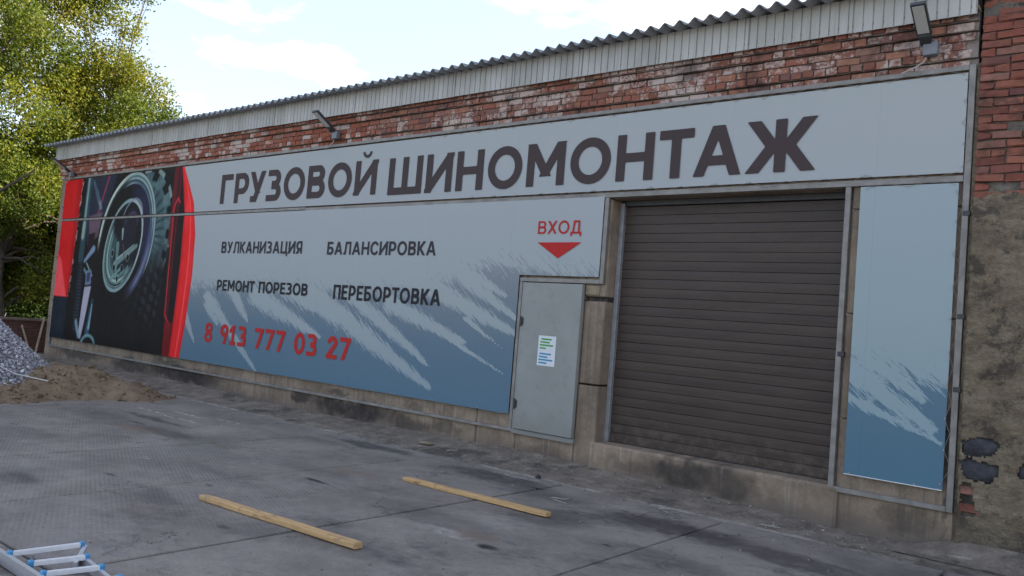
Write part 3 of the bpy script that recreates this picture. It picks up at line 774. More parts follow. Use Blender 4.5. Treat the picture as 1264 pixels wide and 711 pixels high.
    hb = np.maximum(hb, seg(x, z, -16.58, 3.75, -16.45, 3.95, .022, .022, .02)); hb = np.maximum(hb, seg(x, z, -16.45, 3.95, -16.36, 3.85, .022, .022, .02))
    img = lay(img, hb * .95, (176, 44, 58))
    img = lay(img, poly(x, z, [(-16.5, 1.3), (-16.2, 1.3), (-16.2, .4), (-16.45, .4)], .04) * .8, (120, 18, 26))
    L_, Rr = arc_l(z), arc_r(z)
    red = sm(x, L_ - .012, L_ + .012)
    tt = np.clip((x - L_) / (Rr - L_), 0, 1)
    rc = np.zeros_like(img) + np.array((196, 34, 40.)); rc = lay(rc, sm(tt, .0, .25) * 0 + (1 - sm(tt, .0, .22)) * .75, (150, 16, 26))
    rc = lay(rc, np.exp(-((tt - .62) / .05) ** 2) * .7, (232, 98, 104)); rc = lay(rc, sm(vnoise(x * 3, z * .8, 15), .2, .6) * .35, (226, 80, 92)); rc = lay(rc, sm(tt, .82, 1) * .5, (150, 20, 30))
    img = img * (1 - red[..., None]) + rc * red[..., None]
    # red body panel on the far left
    xr = np.interp(z, [.6, 1.6, 2.4, 4.7], [-21.38, -21.38, -21.30, -21.17])
    lr = (1 - sm(x, xr - .015, xr + .015)) * sm(z, 1.62, 1.66)
    img = lay(img, lr, (178, 26, 32)); img = lay(img, lr * sm(x, -21.55, -21.35) * .6, (128, 14, 22))
    img = lay(img, lr * poly(x, z, [(-22.3, 2.75), (-21.98, 2.6), (-21.45, 1.62), (-22.3, 1.62)], .05) * .75, (216, 92, 104))
    img = lay(img, (1 - sm(x, -21.42, -21.36)) * (1 - sm(z, 1.6, 1.64)) * .9, (26, 36, 50))
    spk = (vnoise(x * 14, z * 14, 19) > .1) * np.exp(-((x - xr - .02) / .05) ** 2) * sm(z, 1.6, 1.7)
    img = lay(img, spk * .7, (190, 170, 180))
    img = np.clip(128 + (img - 128) * 1.06 + n2[..., None] * 7 + nz_[..., None] * 4, 2, 255) / 255
    lin = np.where(img > .04045, ((img + .055) / 1.055) ** 2.4, img / 12.92)
    return lin * np.array((1.35, 1.3, 1.25))
# stroke tips: (head x, head z, tip x, tip z, width at head); light paint pulled into the darker ground
TIPS = [(-15.9, 1.75, -15.25, .95, .17), (-14.9, 1.9, -13.05, .60, .20), (-14.5, 2.45, -13.45, 1.50, .28), (-14.9, 1.75, -14.45, 1.35, .18), (-13.3, 2.0, -11.25, 1.35, .30), (-12.4, 2.2, -10.7, 1.60, .30),
        (-11.6, 2.1, -8.55, .78, .34), (-10.6, 2.15, -8.6, 1.1, .22), (-9.6, 2.0, -7.9, 1.5, .22), (-9.3, 1.95, -7.15, 1.12, .09), (-9.4, 2.55, -6.97, 1.68, .30), (-8.9, 2.9, -7.2, 2.2, .24), (-8.0, 2.95, -7.1, 2.62, .17),
        (-8.3, 2.6, -7.0, 1.9, .22), (-7.95, 1.85, -7.22, 1.48, .05), (-7.6, 3.1, -6.4, 2.55, .25)]
def field(x, z, strips):
    f = np.interp(x, [-16, -13.5, -11, -9, -7.5, -5.6], [2.05, 2.15, 2.1, 2.15, 2.65, 2.5])
    g = .5 + np.clip((z - f) / .60, -1.0, 1.1)
    for (x0, z0, x1, z1, w) in strips:
        dx, dz = x1 - x0, z1 - z0; L2 = math.hypot(dx, dz)
        t = ((x - x0) * dx + (z - z0) * dz) / L2 ** 2; tc_ = np.clip(t, 0, 1)
        d = np.hypot(x - x0 - tc_ * dx, z - z0 - tc_ * dz); w2 = w * (1 - .8 * tc_ ** 1.5)
        g = np.maximum(g, 1.15 - (d / w2 * 1.2) * .85 - np.clip(t - .95, 0, 1) * 2)
    return g
def banner(name, label, X, Z, cut=None, strips=TIPS, yf=-.004, f_over=None):
    t = thing(name, label, 'banner', ((X[0] + X[-1]) / 2, yf, Z[0]), 'printed banners on the front wall')
    def fy(x, z): return yf - .0035 * np.abs(vnoise(x * 1.3, z * 1.3, 21)) + .002 * vnoise(x * .8, z * 3, 22) + .0015 * np.sin(x * 5 + 3 * vnoise(x, z, 23))
    o, V = grid_mesh('printed_sheet', X, Z, fy, M['vinyl'], t, True, cut, 'xz')
    x, z = V[:, 0], V[:, 2]
    a = art(x, z); al = 1 - sm(x - arc_r(z), -.012, .012)
    at = o.data.attributes.new('art', 'FLOAT_COLOR', 'POINT')
    at.data.foreach_set('color', np.concatenate([a, al[:, None]], 1).astype(np.float32).ravel())
    at = o.data.attributes.new('field', 'FLOAT', 'POINT')
    at.data.foreach_set('value', (field(x, z, strips) if f_over is None else f_over(x, z)).astype(np.float32))
    return t
Xd = np.arange(-22.20, -15.52, .018)
top = banner('banner', 'long top banner with the large dark headline across the facade', np.concatenate([Xd, np.linspace(-15.5, -1.605, 90)]), np.linspace(3.625, 4.612, 56), f_over=lambda x, z: x * 0 + 3)
main = banner('banner', 'large left banner with truck wheel picture, services and red phone number', np.concatenate([Xd, np.linspace(-15.5, -7.05, 150), np.linspace(-7.0, -5.70, 27)]), np.concatenate([np.linspace(.59, 2.49, 106), np.linspace(2.508, 3.55, 58)]),
              cut=lambda c: ~((c[:, 0] > -7.01) & (c[:, 2] < 2.50)))
PT = [(-2.75, 1.75, -1.75, 1.12, .2), (-2.6, 1.95, -1.85, 1.4, .16), (-2.5, 2.0, -1.6, 1.62, .1), (-2.7, 1.4, -1.66, 1.0, .07)]
def pf(x, z):
    g = .5 + np.clip((z - (1.62 - .28 * (x + 2.05))) / .4, -1.2, 1.3)
    for (x0, z0, x1, z1, w) in PT:
        dx, dz = x1 - x0, z1 - z0; t = np.clip(((x - x0) * dx + (z - z0) * dz) / (dx * dx + dz * dz), 0, 1)
        g = np.maximum(g, 1.1 - np.hypot(x - x0 - t * dx, z - z0 - t * dz) / (w * (1 - .7 * t ** 1.5)) * .8)
    return g
side = banner('banner', 'narrow upright blue banner laced in the frame right of the gate', np.linspace(-2.545, -1.635, 40), np.linspace(.555, 3.525, 100), f_over=pf)

# hems, eyelets and lacing cord
M['cord'] = m_plain('lacing_cord', (.26, .24, .21), .8)
M['hem'] = m_plain('banner_hem', (.55, .57, .58), .6)
def lacing(t, pts_in, pts_out, r=.0018):
    b = MB()
    P_ = []
    for i in range(len(pts_in) + len(pts_out)):
        P_.append((pts_in if i % 2 == 0 else pts_out)[i // 2])
    for a, c in zip(P_[:-1], P_[1:]): b.tube([a, c], r, 4, False)
    b.build('lacing_cord', M['cord'], t)
def zig(t, a, c, off, step=.30):
    a = Vector(a); c = Vector(c); nn = max(2, int((c - a).length / step)); o = Vector(off)
    ins = [a.lerp(c, i / nn) + Vector((random.uniform(-.01, .01), 0, random.uniform(-.01, .01))) for i in range(nn + 1)]; outs = [a.lerp(c, (i + .5) / nn) + o + Vector((random.uniform(-.03, .03), 0, random.uniform(-.01, .01))) for i in range(nn)]
    lacing(t, ins, outs)
    b = MB()
    for p in ins:
        b = MB(); b.tube([p + Vector((0, .001, 0)), p + Vector((0, -.003, 0))], .009, 8); b.build('eyelet', M['steel_grey'], t)
zig(top, (-9.0, -.013, 4.60), (-1.65, -.013, 4.60), (0, .004, .055), .33); zig(top, (-1.62, -.013, 3.68), (-1.62, -.013, 4.55), (.06, .004, 0), .2)
zig(top, (-8.0, -.013, 3.637), (-1.65, -.013, 3.637), (0, .004, -.06), .4)
zig(side, (-1.65, -.013, .62), (-1.65, -.013, 3.45), (.08, .004, 0), .3); zig(side, (-2.5, -.013, .575), (-1.68, -.013, .565), (0, .006, -.16), .18); 
zig(side, (-2.5, -.013, 3.51), (-1.68, -.013, 3.51), (0, .004, .05), .3)
b = MB(); b.tube([(-2.545, -.012, .56), (-1.64, -.013, .556)], .006, 5); b.build('hem', M['hem'], side)
zig(main, (-14.8, -.013, .60), (-7.1, -.013, .60), (0, .02, -.03), .45)

# ------------------------------------------------------------------ lettering
M['ink_brown'] = m_plain('ink_brown', (.052, .036, .038), .85, var=.05)
M['ink_dark'] = m_plain('ink_dark', (.014, .013, .016), .85, var=.05)
M['ink_slate'] = m_plain('ink_slate', (.034, .03, .035), .85, var=.05)
M['ink_red'] = m_plain('ink_red', (.42, .016, .014), .85, var=.05)
# glyphs are drawn here as distance functions (cap height 1, width w, stroke s) and cut out of a fine grid
def g_box(x0, x1, z0, z1): return lambda x, z: np.maximum(np.maximum(x0 - x, x - x1), np.maximum(z0 - z, z - z1))
def g_line(x0, z0, x1, z1, s, a=None, c=None):
    l = math.hypot(x1 - x0, z1 - z0); a = min(z0, z1) if a is None else a; c = max(z0, z1) if c is None else c
    return lambda x, z: np.maximum(np.abs((x - x0) * (z1 - z0) - (z - z0) * (x1 - x0)) / l - s / 2, np.maximum(a - z, z - c))
def g_rb(x0, x1, z0, z1, r):
    cx, cz, hx, hz = (x0 + x1) / 2, (z0 + z1) / 2, (x1 - x0) / 2 - r, (z1 - z0) / 2 - r
    return lambda x, z: np.hypot(np.maximum(np.abs(x - cx) - hx, 0), np.maximum(np.abs(z - cz) - hz, 0)) + np.minimum(np.maximum(np.abs(x - cx) - hx, np.abs(z - cz) - hz), 0) - r
def g_ring(cx, cz, rx, rz, s):
    e = lambda x, z, a, c: (np.sqrt(((x - cx) / a) ** 2 + ((z - cz) / c) ** 2) - 1) * min(a, c)
    return lambda x, z: np.maximum(e(x, z, rx, rz), -e(x, z, rx - s, rz - s * .92))
def g_u(*fs): return lambda x, z: np.minimum.reduce([f(x, z) for f in fs])
def g_cut(f, k): return lambda x, z: np.maximum(f(x, z), -k(x, z))
def g_and(f, k): return lambda x, z: np.maximum(f(x, z), k(x, z))
def g_mir(f, w): return lambda x, z: f(w - x, z)
def g_bowl(w, z0, z1, s, x0=0.0):
    r = (z1 - z0) / 2
    o = g_and(g_rb(x0 - 3, w, z0, z1, r), g_box(x0, w + 1, z0 - 1, z1 + 1)); i = g_and(g_rb(x0 - 3, w - s * 1.05, z0 + s * .88, z1 - s * .88, r - s * .88), g_box(x0 - 1, w + 1, z0, z1))
    return g_cut(o, i)
def glyph(ch, w, s):
    b = s * .88; st = g_box(0, s, 0, 1); en = g_box(w - s, w, 0, 1)
    if ch == 'Г': return g_u(st, g_box(0, w, 1 - b, 1))
    if ch == 'П': return g_u(st, en, g_box(0, w, 1 - b, 1))
    if ch == 'Н': return g_u(st, en, g_box(0, w, .5 - b / 2, .5 + b / 2))
    if ch == 'Т': return g_u(g_box((w - s) / 2, (w + s) / 2, 0, 1), g_box(0, w, 1 - b, 1))
    if ch == 'Е': return g_u(st, g_box(0, w, 1 - b, 1), g_box(0, w, 0, b), g_box(0, w * .9, .51 - b / 2, .51 + b / 2))
    if ch == 'Ш': return g_u(st, en, g_box((w - s) / 2, (w + s) / 2, 0, 1), g_box(0, w, 0, b))
    if ch == 'Ц': return g_u(st, g_box(w - s * 1.5, w - s * .5, 0, 1), g_box(0, w, 0, b), g_box(w - s * .9, w, -.2, b))
    if ch in 'ИЙ':
        f = g_u(st, en, g_line(s * .55, .10, w - s * .55, .90, s * .98, 0, 1))
        if ch == 'Й': f = g_u(f, g_and(g_ring(w / 2, 1.26, .2, .19, .095), g_box(0, w, 1.04, 1.25)))
        return f
    if ch == 'М': return g_u(st, en, g_line(s * .5, 1.0, w / 2, .30, s, .22, 1), g_line(w - s * .5, 1.0, w / 2, .30, s, .22, 1))
    if ch == 'Р': return g_u(st, g_bowl(w, .29, 1, s))
    if ch == 'Я': return g_mir(g_u(st, g_bowl(w, .29, 1, s), g_line(w - s * .55, 0, w * .42, .38, s * 1.1, 0, .42)), w)
    if ch == 'В': return g_u(st, g_bowl(w * .95, .46, 1, s), g_bowl(w, 0, .58, s))
    if ch == 'Б': return g_u(st, g_box(0, w * .9, 1 - b, 1), g_bowl(w, 0, .62, s))
    if ch in 'З3': return g_cut(g_u(g_bowl(w * .95, .45, 1, s, .05), g_bowl(w, 0, .57, s, .0)), g_box(-.1, w * .34, b * 1.05, 1 - b * 1.05)) if ch == 'З' else g_cut(g_u(g_bowl(w * .95, .45, 1, s, .05), g_bowl(w, 0, .57, s, .0)), g_box(-.1, w * .36, b * 1.02, 1 - b * 1.02))
    if ch == 'О': return g_ring(w / 2, .5, w / 2, .515, s)
    if ch == 'С':
        return g_cut(g_ring(w * .54, .5, w * .54, .515, s), lambda x, z: np.maximum(np.abs(z - .5) - (x - w * .5) * .62 - .0, w * .55 - x))
    if ch == 'А': return g_u(g_line(s * .55, 0, w / 2 - s * .06, 1, s, 0, 1), g_line(w - s * .55, 0, w / 2 + s * .06, 1, s, 0, 1), g_box(w * .22, w * .78, .21, .21 + b))
    if ch == 'Л': return g_u(en, g_box(w * .26, w, 1 - b, 1), g_line(w * .34, 1, w * .26, .22, s, .1, 1), g_and(g_rb(-.2, w * .26 + s * .48, 0, .5, .14), g_box(-.0, w * .26 + s * .5, 0, b)))
    if ch == 'Д': return g_u(g_box(w * .76 - s / 2, w * .76 + s / 2, 0, 1), g_box(w * .27, w * .76 + s / 2, 1 - b, 1), g_line(w * .34, 1, w * .22, 0, s, 0, 1), g_box(0, w, 0, b), g_box(0, s * .9, -.2, b), g_box(w - s * .9, w, -.2, b))
    if ch == 'У': return g_u(g_line(s * .6, 1, w * .54, .33, s, .28, 1), g_line(w - s * .6, 1, w * .40, .10, s, .0, 1), g_box(w * .10, w * .42, 0, b))
    if ch == 'К': return g_u(st, g_line(w - s * .6, 1, s * .8, .40, s, .44, 1), g_line(w - s * .6, 0, s * .9, .62, s, 0, .55), g_box(s * .5, s * 1.9, .5 - b / 2, .5 + b / 2))
    if ch == 'Х': return g_u(g_line(s * .6, 0, w - s * .6, 1, s * 1.05, 0, 1), g_line(s * .6, 1, w - s * .6, 0, s * 1.05, 0, 1))
    if ch == 'Ж':
        c = w / 2; return g_u(g_box(c - s / 2, c + s / 2, 0, 1), g_line(s * .6, 0, c - s * .35, .60, s, 0, .54), g_line(s * .6, 1, c - s * .35, .40, s, .46, 1), g_line(w - s * .6, 0, c + s * .35, .60, s, 0, .54), g_line(w - s * .6, 1, c + s * .35, .40, s, .46, 1), g_box(c - s * 1.15, c + s * 1.15, .5 - b / 2, .5 + b / 2))
    if ch == '0': return g_ring(w / 2, .5, w / 2, .51, s)
    if ch == '8': return g_u(g_ring(w / 2, .745, w * .46, .262, s * .9), g_ring(w / 2, .27, w * .5, .285, s * .9))
    if ch == '7': return g_u(g_box(0, w, 1 - b, 1), g_line(w - s * .55, 1 - b * .5, w * .34, 0, s * 1.0, 0, 1 - b * .4))
    if ch == '1': return g_u(g_box(w * .5 - s / 2, w * .5 + s / 2, 0, 1), g_line(w * .5, .95, w * .06, .70, s * .95, .62, 1), g_box(.02, w - .02, 0, b))
    if ch == '2': return g_u(g_and(g_ring(w * .5, .70, w * .48, .305, s), lambda x, z: -np.minimum(np.maximum(z - .70, 0) + np.maximum(x - w * .5, 0) - .0 - 1e9 * ((z < .62)) , 1) ), g_line(w - s * .62, .66, s * .55, b * .7, s, b * .3, .66), g_box(0, w, 0, b))
    if ch == '9': return g_u(g_ring(w / 2, .69, w / 2, .32, s), g_line(w - s * .52, .69, w * .55, 0, s, 0, .69))
GW = {'Г': .60, 'Р': .70, 'У': .76, 'З': .66, 'О': .92, 'В': .72, 'Й': .80, 'И': .80, 'Ш': 1.12, 'Н': .78, 'М': .94, 'Т': .68, 'А': .88, 'Ж': 1.16, 'Л': .80, 'К': .74, 'Ц': .86, 'Я': .72, 'Б': .70, 'С': .80, 'Е': .62, 'П': .76,
      'Х': .80, 'Д': .90, ' ': .34, '0': .66, '1': .46, '2': .60, '3': .60, '7': .60, '8': .62, '9': .62}
TIGHT = {('Г', 'Р'): -.0, ('Р', 'У'): -.09, ('У', 'З'): -.05, ('Т', 'А'): -.12, ('А', 'Ж'): -.06, ('Н', 'Т'): -.03, ('К', 'А'): -.05, ('Р', 'Т'): -.03, ('Т', 'О'): -.05}
def text(body, x0, x1, z0, z1, mat, parent, s=.185, y=-.0125, gap=.13, res=34):
    """lays the glyphs out between x0 and x1; every character is a flat printed part of its own"""
    adv = sum(GW[c] for c in body) + gap * (len(body) - 1) + sum(TIGHT.get((a, b_), 0) for a, b_ in zip(body, body[1:])); h = z1 - z0
    k = (x1 - x0) / (adv * h); px = 0.0; prev = None
    for ch in body:
        if prev: px += gap + TIGHT.get((prev, ch), 0)
        prev = ch; w = GW[ch]
        if ch != ' ':
            wk = w * k; f = glyph(ch, wk, s * (.5 + .5 * min(k, 1.3)))
            st = 1 / res; X = np.arange(-st * 1.5, wk + st * 2, st) + .0013; Z = np.arange(-.22 if ch in 'ЦД' else -st * 1.5, (1.27 if ch == 'Й' else 1.02) + st, st) + .0017
            gx, gz = np.meshgrid(X, Z); D = f(gx, gz); V = []; Fc = []
            def P(p): V.append(p); return len(V) - 1
            for j in range(len(Z) - 1):
                run = None
                for i in range(len(X)):
                    full = i < len(X) - 1 and D[j, i] < 0 and D[j, i + 1] < 0 and D[j + 1, i] < 0 and D[j + 1, i + 1] < 0
                    if full:
                        if run is None: run = i
                        continue
                    if run is not None:
                        Fc.append([P((X[run], Z[j])), P((X[i], Z[j])), P((X[i], Z[j + 1])), P((X[run], Z[j + 1]))]); run = None
                    if i == len(X) - 1: continue
                    q = [(i, j), (i + 1, j), (i + 1, j + 1), (i, j + 1)]; ds = [D[b_, a] for a, b_ in q]
                    if min(ds) >= 0: continue
                    pg = []
                    for m_ in range(4):
                        a, c = q[m_], q[(m_ + 1) % 4]; da, dc = ds[m_], ds[(m_ + 1) % 4]
                        pa, pc = (X[a[0]], Z[a[1]]), (X[c[0]], Z[c[1]])
                        if da < 0: pg.append(pa)
                        if (da < 0) != (dc < 0):
                            t = da / (da - dc); pg.append((pa[0] + (pc[0] - pa[0]) * t, pa[1] + (pc[1] - pa[1]) * t))
                    if len(pg) >= 3: Fc.append([P(p) for p in pg])
            b = MB(); b.add([(x0 + (px * k + vx) * h, y, z0 + vz * h) for vx, vz in V], Fc)
            b.build('letter' if ch not in '0123456789' else 'digit', mat, parent)
        px += w
text('ГРУЗОВОЙ', -14.80, -10.15, 3.76, 4.345, M['ink_brown'], top, .205, res=40)
text('ШИНОМОНТАЖ', -9.86, -3.03, 3.735, 4.335, M['ink_brown'], top, .205, res=48)
text('ВУЛКАНИЗАЦИЯ', -14.57, -11.97, 2.775, 3.0, M['ink_slate'], main, .19, res=20)
text('БАЛАНСИРОВКА', -11.26, -8.65, 2.765, 2.985, M['ink_slate'], main, .19, res=24)
text('РЕМОНТ ПОРЕЗОВ', -14.6, -11.70, 2.035, 2.248, M['ink_dark'], main, .20, res=20)
text('ПЕРЕБОРТОВКА', -10.99, -8.47, 2.01, 2.255, M['ink_dark'], main, .20, res=24)
text('8 913 777 03 27', -14.88, -10.42, 1.005, 1.385, M['ink_red'], main, .20, res=30)
text('ВХОД', -6.735, -6.02, 3.075, 3.25, M['ink_red'], main, .15, res=26)
b = MB(); b.add([(-6.727, -.0125, 2.958), (-6.367, -.0125, 2.743), (-6.008, -.0125, 2.958)], [(0, 1, 2)]); b.build('arrow', M['ink_red'], main)

# notice on the door
nt_ = thing('notice', 'white paper notice with green and blue lines taped on the grey door', 'notice', (-6.41, -.036, 1.30))
M['paper'] = m_plain('paper', (.62, .64, .68), .8, var=.05)
M['ink_green'] = m_plain('ink_green', (.05, .30, .045), .7, var=.1); M['ink_blue'] = m_plain('ink_blue', (.04, .24, .45), .7, var=.1)
b = MB(); b.box(-6.555, -6.267, -.0385, -.0365, 1.30, 1.70); b.build('sheet', M['paper'], nt_)
for i, (a, l, mk) in enumerate([(.045, .17, 'ink_green'), (.03, .155, 'ink_green'), (.025, .22, 'ink_green'), (.03, .10, 'ink_green'), (.03, .19, 'ink_blue'), (.025, .14, 'ink_blue'), (.02, .23, 'ink_blue'), (.025, .13, 'ink_blue')]):
    zz = 1.655 - i * .040 - (.035 if i > 3 else 0)
    b = MB(); x = -6.555 + a; xe_ = x + l
    b.add([(x, -.0398, zz - .009), (xe_, -.0398, zz - .013), (xe_ + .004, -.0398, zz + .008), (x + .003, -.0398, zz + .012)], [(0, 1, 2, 3)])
    b.build('text_line', M[mk], nt_)

# ------------------------------------------------------------------ floodlights
M['lamp_body'] = m_plain('lamp_body', (.055, .058, .065), .5, .3, .2, 20)
M['lamp_glass'] = m_plain('lamp_glass', (.52, .52, .50), .25, 0, .08, 30)
M['box_grey'] = m_plain('junction_box', (.17, .185, .21), .5, 0, .15, 12)
M['cable'] = m_plain('grey_cable', (.42, .40, .38), .6)
def floodlight(x, z, label):
    t = thing('floodlight', label, 'floodlight', (x, -.05, z - .2), 'floodlights under the eave')
    b = MB(); b.bbox(x - .03, x + .105, -.09, -.005, z - .185, z - .05, .006); b.build('junction_box', M['box_grey'], t)
    b = MB(); b.bar((x, -.06, z - .06), (x, -.17, z - .01), .10, .05); b.tube([(x - .055, -.165, z - .01), (x + .055, -.165, z - .01)], .028, 8); b.build('bracket', M['lamp_body'], t)
    a = Vector((x, -.17, z)); e = Vector((x, -.50, z + .195)); d = (e - a).normalized(); nrm = Vector((0, -d.z, d.y)) * -1   # underside normal
    nrm = Vector((1, 0, 0)).cross(d).normalized()
    if nrm.z > 0: nrm = -nrm
    b = MB(); b.bar(a, e, .135, .04, -nrm); hs = b.build('housing', M['lamp_body'], t)
    b = MB(); o_ = nrm * .0215; b.bar(a + d * .03 + o_, e - d * .022 + o_, .105, .006, -nrm); b.build('glass', M['lamp_glass'], hs)
    b = MB()
    for k in range(5):
        q = a + d * (.06 + .06 * k) - nrm * .028; b.bar(q - Vector((.06, 0, 0)), q + Vector((.06, 0, 0)), .006, .02, -nrm)
    b.build('cooling_fins', M['lamp_body'], hs)
    b = MB(); pts = [Vector((x - .0, -.055, z - .20)), Vector((x - .02, -.05, z - .24)), Vector((x - .10, -.06, z - .29)), Vector((x - .22, -.05, z - .33))]
    b.tube(pts, .008, 6); b.build('cable', M['cable'], t)
floodlight(-1.98, 5.00, 'floodlight at the right end of the eave beside the brick annex')
floodlight(-11.30, 4.95, 'floodlight on the brick band above the letters of the first headline word')
floodlight(-21.85, 4.87, 'floodlight at the far left corner over the wheel picture')

# ------------------------------------------------------------------ brick annex on the right
ax = thing('brick_annex', 'taller brick wall with crumbling plaster at the right edge of the yard', 'building', (0, .2, 0))
b = MB(); b.box(-1.50, 6.0, .012, .6, -.05, 8.0); b.box(-1.50, -1.2, .6, 12, -.05, 8.0); b.build('mortar_bed', M['mortar_light'], ax)
st2_ = [brick_mesh('brick_stretcher_red', .243, .068, .10, M['brick_red'], .009) for _ in range(8)]
hd2_ = [brick_mesh('brick_header_red', .116, .068, .10, M['brick_red'], .009) for _ in range(4)]
cand = []; z = 3.36; r = 0
while z < 7.9:
    x = -1.497 + (0 if r % 2 else .0); first = True
    while x < 5.8:
        hd = (first and r % 2) or random.random() < .06; l = .112 if hd else .238
        cand.append((x + l / 2, z, hd)); x += l + .014; first = False
    z += .0815; r += 1
cand.sort(key=lambda t: math.hypot(t[0] + 1.2, (t[1] - 4.3) * .6)); far = MB()
for i, (x, z, hd) in enumerate(cand):
    me = random.choice(hd2_ if hd else st2_)
    dy = random.uniform(-.007, .008) + (.03 if random.random() < .05 else 0) + (.025 if 5.15 < z < 5.27 else 0)
    if 3.36 <= z < 3.43 and x < -1.0: dy += .01
    if i < 300:
        o = put('brick', me, (x, -.012 + dy, z + random.uniform(-.003, .003)), ax); o.rotation_euler = (0, random.uniform(-.02, .02), random.uniform(-.03, .03))
    else: far.add([(v.co.x + x, v.co.y - .012 + dy, v.co.z + z) for v in me.vertices], [tuple(p.vertices) for p in me.polygons])
n = NT('brick_red_far', .9)
c = n.ramp(n.attr('tone').outputs['Fac'], [(0.0, (.13, .045, .03)), (0.3, (.24, .08, .05)), (0.6, (.19, .07, .05)), (0.8, (.28, .10, .06)), (1.0, (.12, .05, .04))])
c = n.mix(.5, c, n.ramp(n.noise(14, 5, .65), [(.3, (.5, .5, .5)), (.7, (1.2, 1.15, 1.1))]), 'MULTIPLY'); n.col(c); n.bump(n.noise(45, 5, .7), .8, .008)
fo = far.build('brick', n.m, ax); at = fo.data.attributes.new('tone', 'FLOAT', 'FACE')
at.data.foreach_set('value', np.repeat(rng.random(len(far.f) // nper), nper).astype(np.float32)); kind(fo, 'stuff')

n = NT('old_plaster', .95)
c = n.ramp(n.noise(2.4, 6, .7, n.map(n.pos, scale=(1, 1, 2.2), rot=(0, .5, 0))), [(.28, (.11, .082, .058)), (.45, (.20, .155, .105)), (.6, (.27, .215, .15)), (.76, (.42, .36, .28))])
c = n.mix(.7, c, n.ramp(n.noise(24, 6, .75), [(.3, (.55, .55, .55)), (.7, (1.3, 1.3, 1.3))]), 'MULTIPLY')
c = n.mix(n.math('MULTIPLY', n.ss(n.noise(3.6, 7, .8, n.map(n.pos, loc=(5, 5, 5))), .50, .60), .75), c, (.05, .042, .036))
c = n.mix(n.ss(n.sep(n.pos)[2], .1, .5, .45, 0.0), c, (.09, .078, .065))
n.col(c); n.bump(n.math('ADD', n.noise(40, 6, .75), n.math('MULTIPLY', n.noise(8, 5, .7), 2)), 1.0, .03)
M['plaster'] = n.m
HOLES = [(-1.33, 1.02, .135, .085), (-1.34, .79, .145, .085), (-.92, .86, .085, .075), (-1.432, .60, .05, .075), (-1.415, .44, .055, .06), (.3, 1.9, .2, .1)]
def pz(x, z):
    return -.035 - .018 * vnoise(x * 3, z * 3, 31) - .014 * vnoise(x * 12, z * 12, 32) - .012 * np.abs(vnoise(x * 5 + z * 3, z * 7, 35)) + .06 * np.clip((z - 3.2) / .3, 0, 1)
def keep(c):
    x, z = c[:, 0], c[:, 2]; w = .30 * vnoise(x * 7, z * 7, 33, 3)
    k = z < 3.46 + .16 * vnoise(x * 5, z * 5, 34)
    for (cx, cz, a, b2) in HOLES: k &= (np.abs((x - cx) / a) ** 5 + np.abs((z - cz) / b2) ** 5) ** (1 / 5) + w + .30 * vnoise(x * 20, z * 20, 36, 2) > 1.0
    # thin crack beside the joint
    return k
po, _ = grid_mesh('plaster', np.arange(-1.50, 4.0, .018), np.arange(-.03, 3.66, .018), pz, M['plaster'], ax, True, keep, 'xz')
md = po.modifiers.new('thickness', 'SOLIDIFY'); md.thickness = .06; md.offset = -1
n = NT('dark_stone', .9); n.col(n.ramp(n.noise(9, 5, .7), [(.3, (.022, .022, .028)), (.7, (.07, .068, .08))])); n.bump(n.noise(25, 5, .7), .9, .02); M['stone'] = n.m
for i, (cx, cz, a, b2) in enumerate(HOLES):
    X = np.linspace(cx - a * 1.6, cx + a * 1.6, 16); Z = np.linspace(cz - b2 * 1.45, cz + b2 * 1.45, 12)
    if X[0] < -1.495: X = np.linspace(-1.495, X[-1], 12)
    mm = M['brick_red'] if i in (3, 4) else M['stone']
    if i in (3, 4):
        b = MB(); b.bbox(-1.495, cx + .12, -.028, .06, cz - .04, cz + .035, .006); b.jitter(.006); b.build('brick', mm, ax); continue
    grid_mesh('brick' if i in (3, 4) else 'stone', X, Z, lambda x, z: .0 - .045 * np.clip(1 - np.hypot((x - cx) / a / 1.3, (z - cz) / b2 / 1.3) ** 3, 0, 1) + .012 * vnoise(x * 15, z * 15, 40 + i), mm, ax, True, None, 'xz')
b = MB(); b.box(-1.531, -1.498, .02, .09, -.03, 4.70); b.build('seam_filler', M['plaster'], ax)
b = MB(); b.box(-1.50, 6.2, .3, 12.2, 7.95, 8.1); b.build('roof', M['roof'], ax)
# cement ledge at its foot
lg, _ = grid_mesh('wall_foot', np.arange(-1.95, 2.2, .04), np.arange(-.55, .0, .03), lambda x, y: .01 + .13 * np.clip((y + .5) / .5, 0, 1) ** 1.4 * np.clip((x + 1.9) / .5, 0, 1) + .015 * vnoise(x * 8, y * 8, 51) * np.clip((y + .6) * 4, 0, 1), M['apron'], ax)

# ------------------------------------------------------------------ gravel and sand
def heap(name, cx, cy, rx, ry, H, mat, seed, rough=.04, pw=1.0, step=.06):
    def fz(x, y):
        th = np.arctan2(y - cy, x - cx); w = 1 + .10 * vnoise(np.cos(th) * 2 + 5, np.sin(th) * 2 + 5, seed)
        d = np.hypot((x - cx) / rx, (y - cy) / ry) / w
        zz = H * (1 - d ** pw) ; zz = np.where(zz > H * .80, H * .80 + (zz - H * .80) * .5, zz)
        return np.maximum(zz, -.03) + rough * vnoise(x * 2.5, y * 2.5, seed + 1) * np.clip(1.15 - d, 0, 1) * 2 + rough * .5 * vnoise(x * 9, y * 9, seed + 2) * np.clip(1.1 - d, 0, 1) * 1.5
    return fz
n = NT('gravel_grey', .9)
n.col(n.ramp(n.noise(28, 2, .5), [(.3, (.10, .10, .115)), (.5, (.20, .20, .225)), (.7, (.36, .36, .39))])); n.bump(n.noise(35, 5, .8), 1, .04); M['gravel'] = n.m
n = NT('sand_brown', .95)
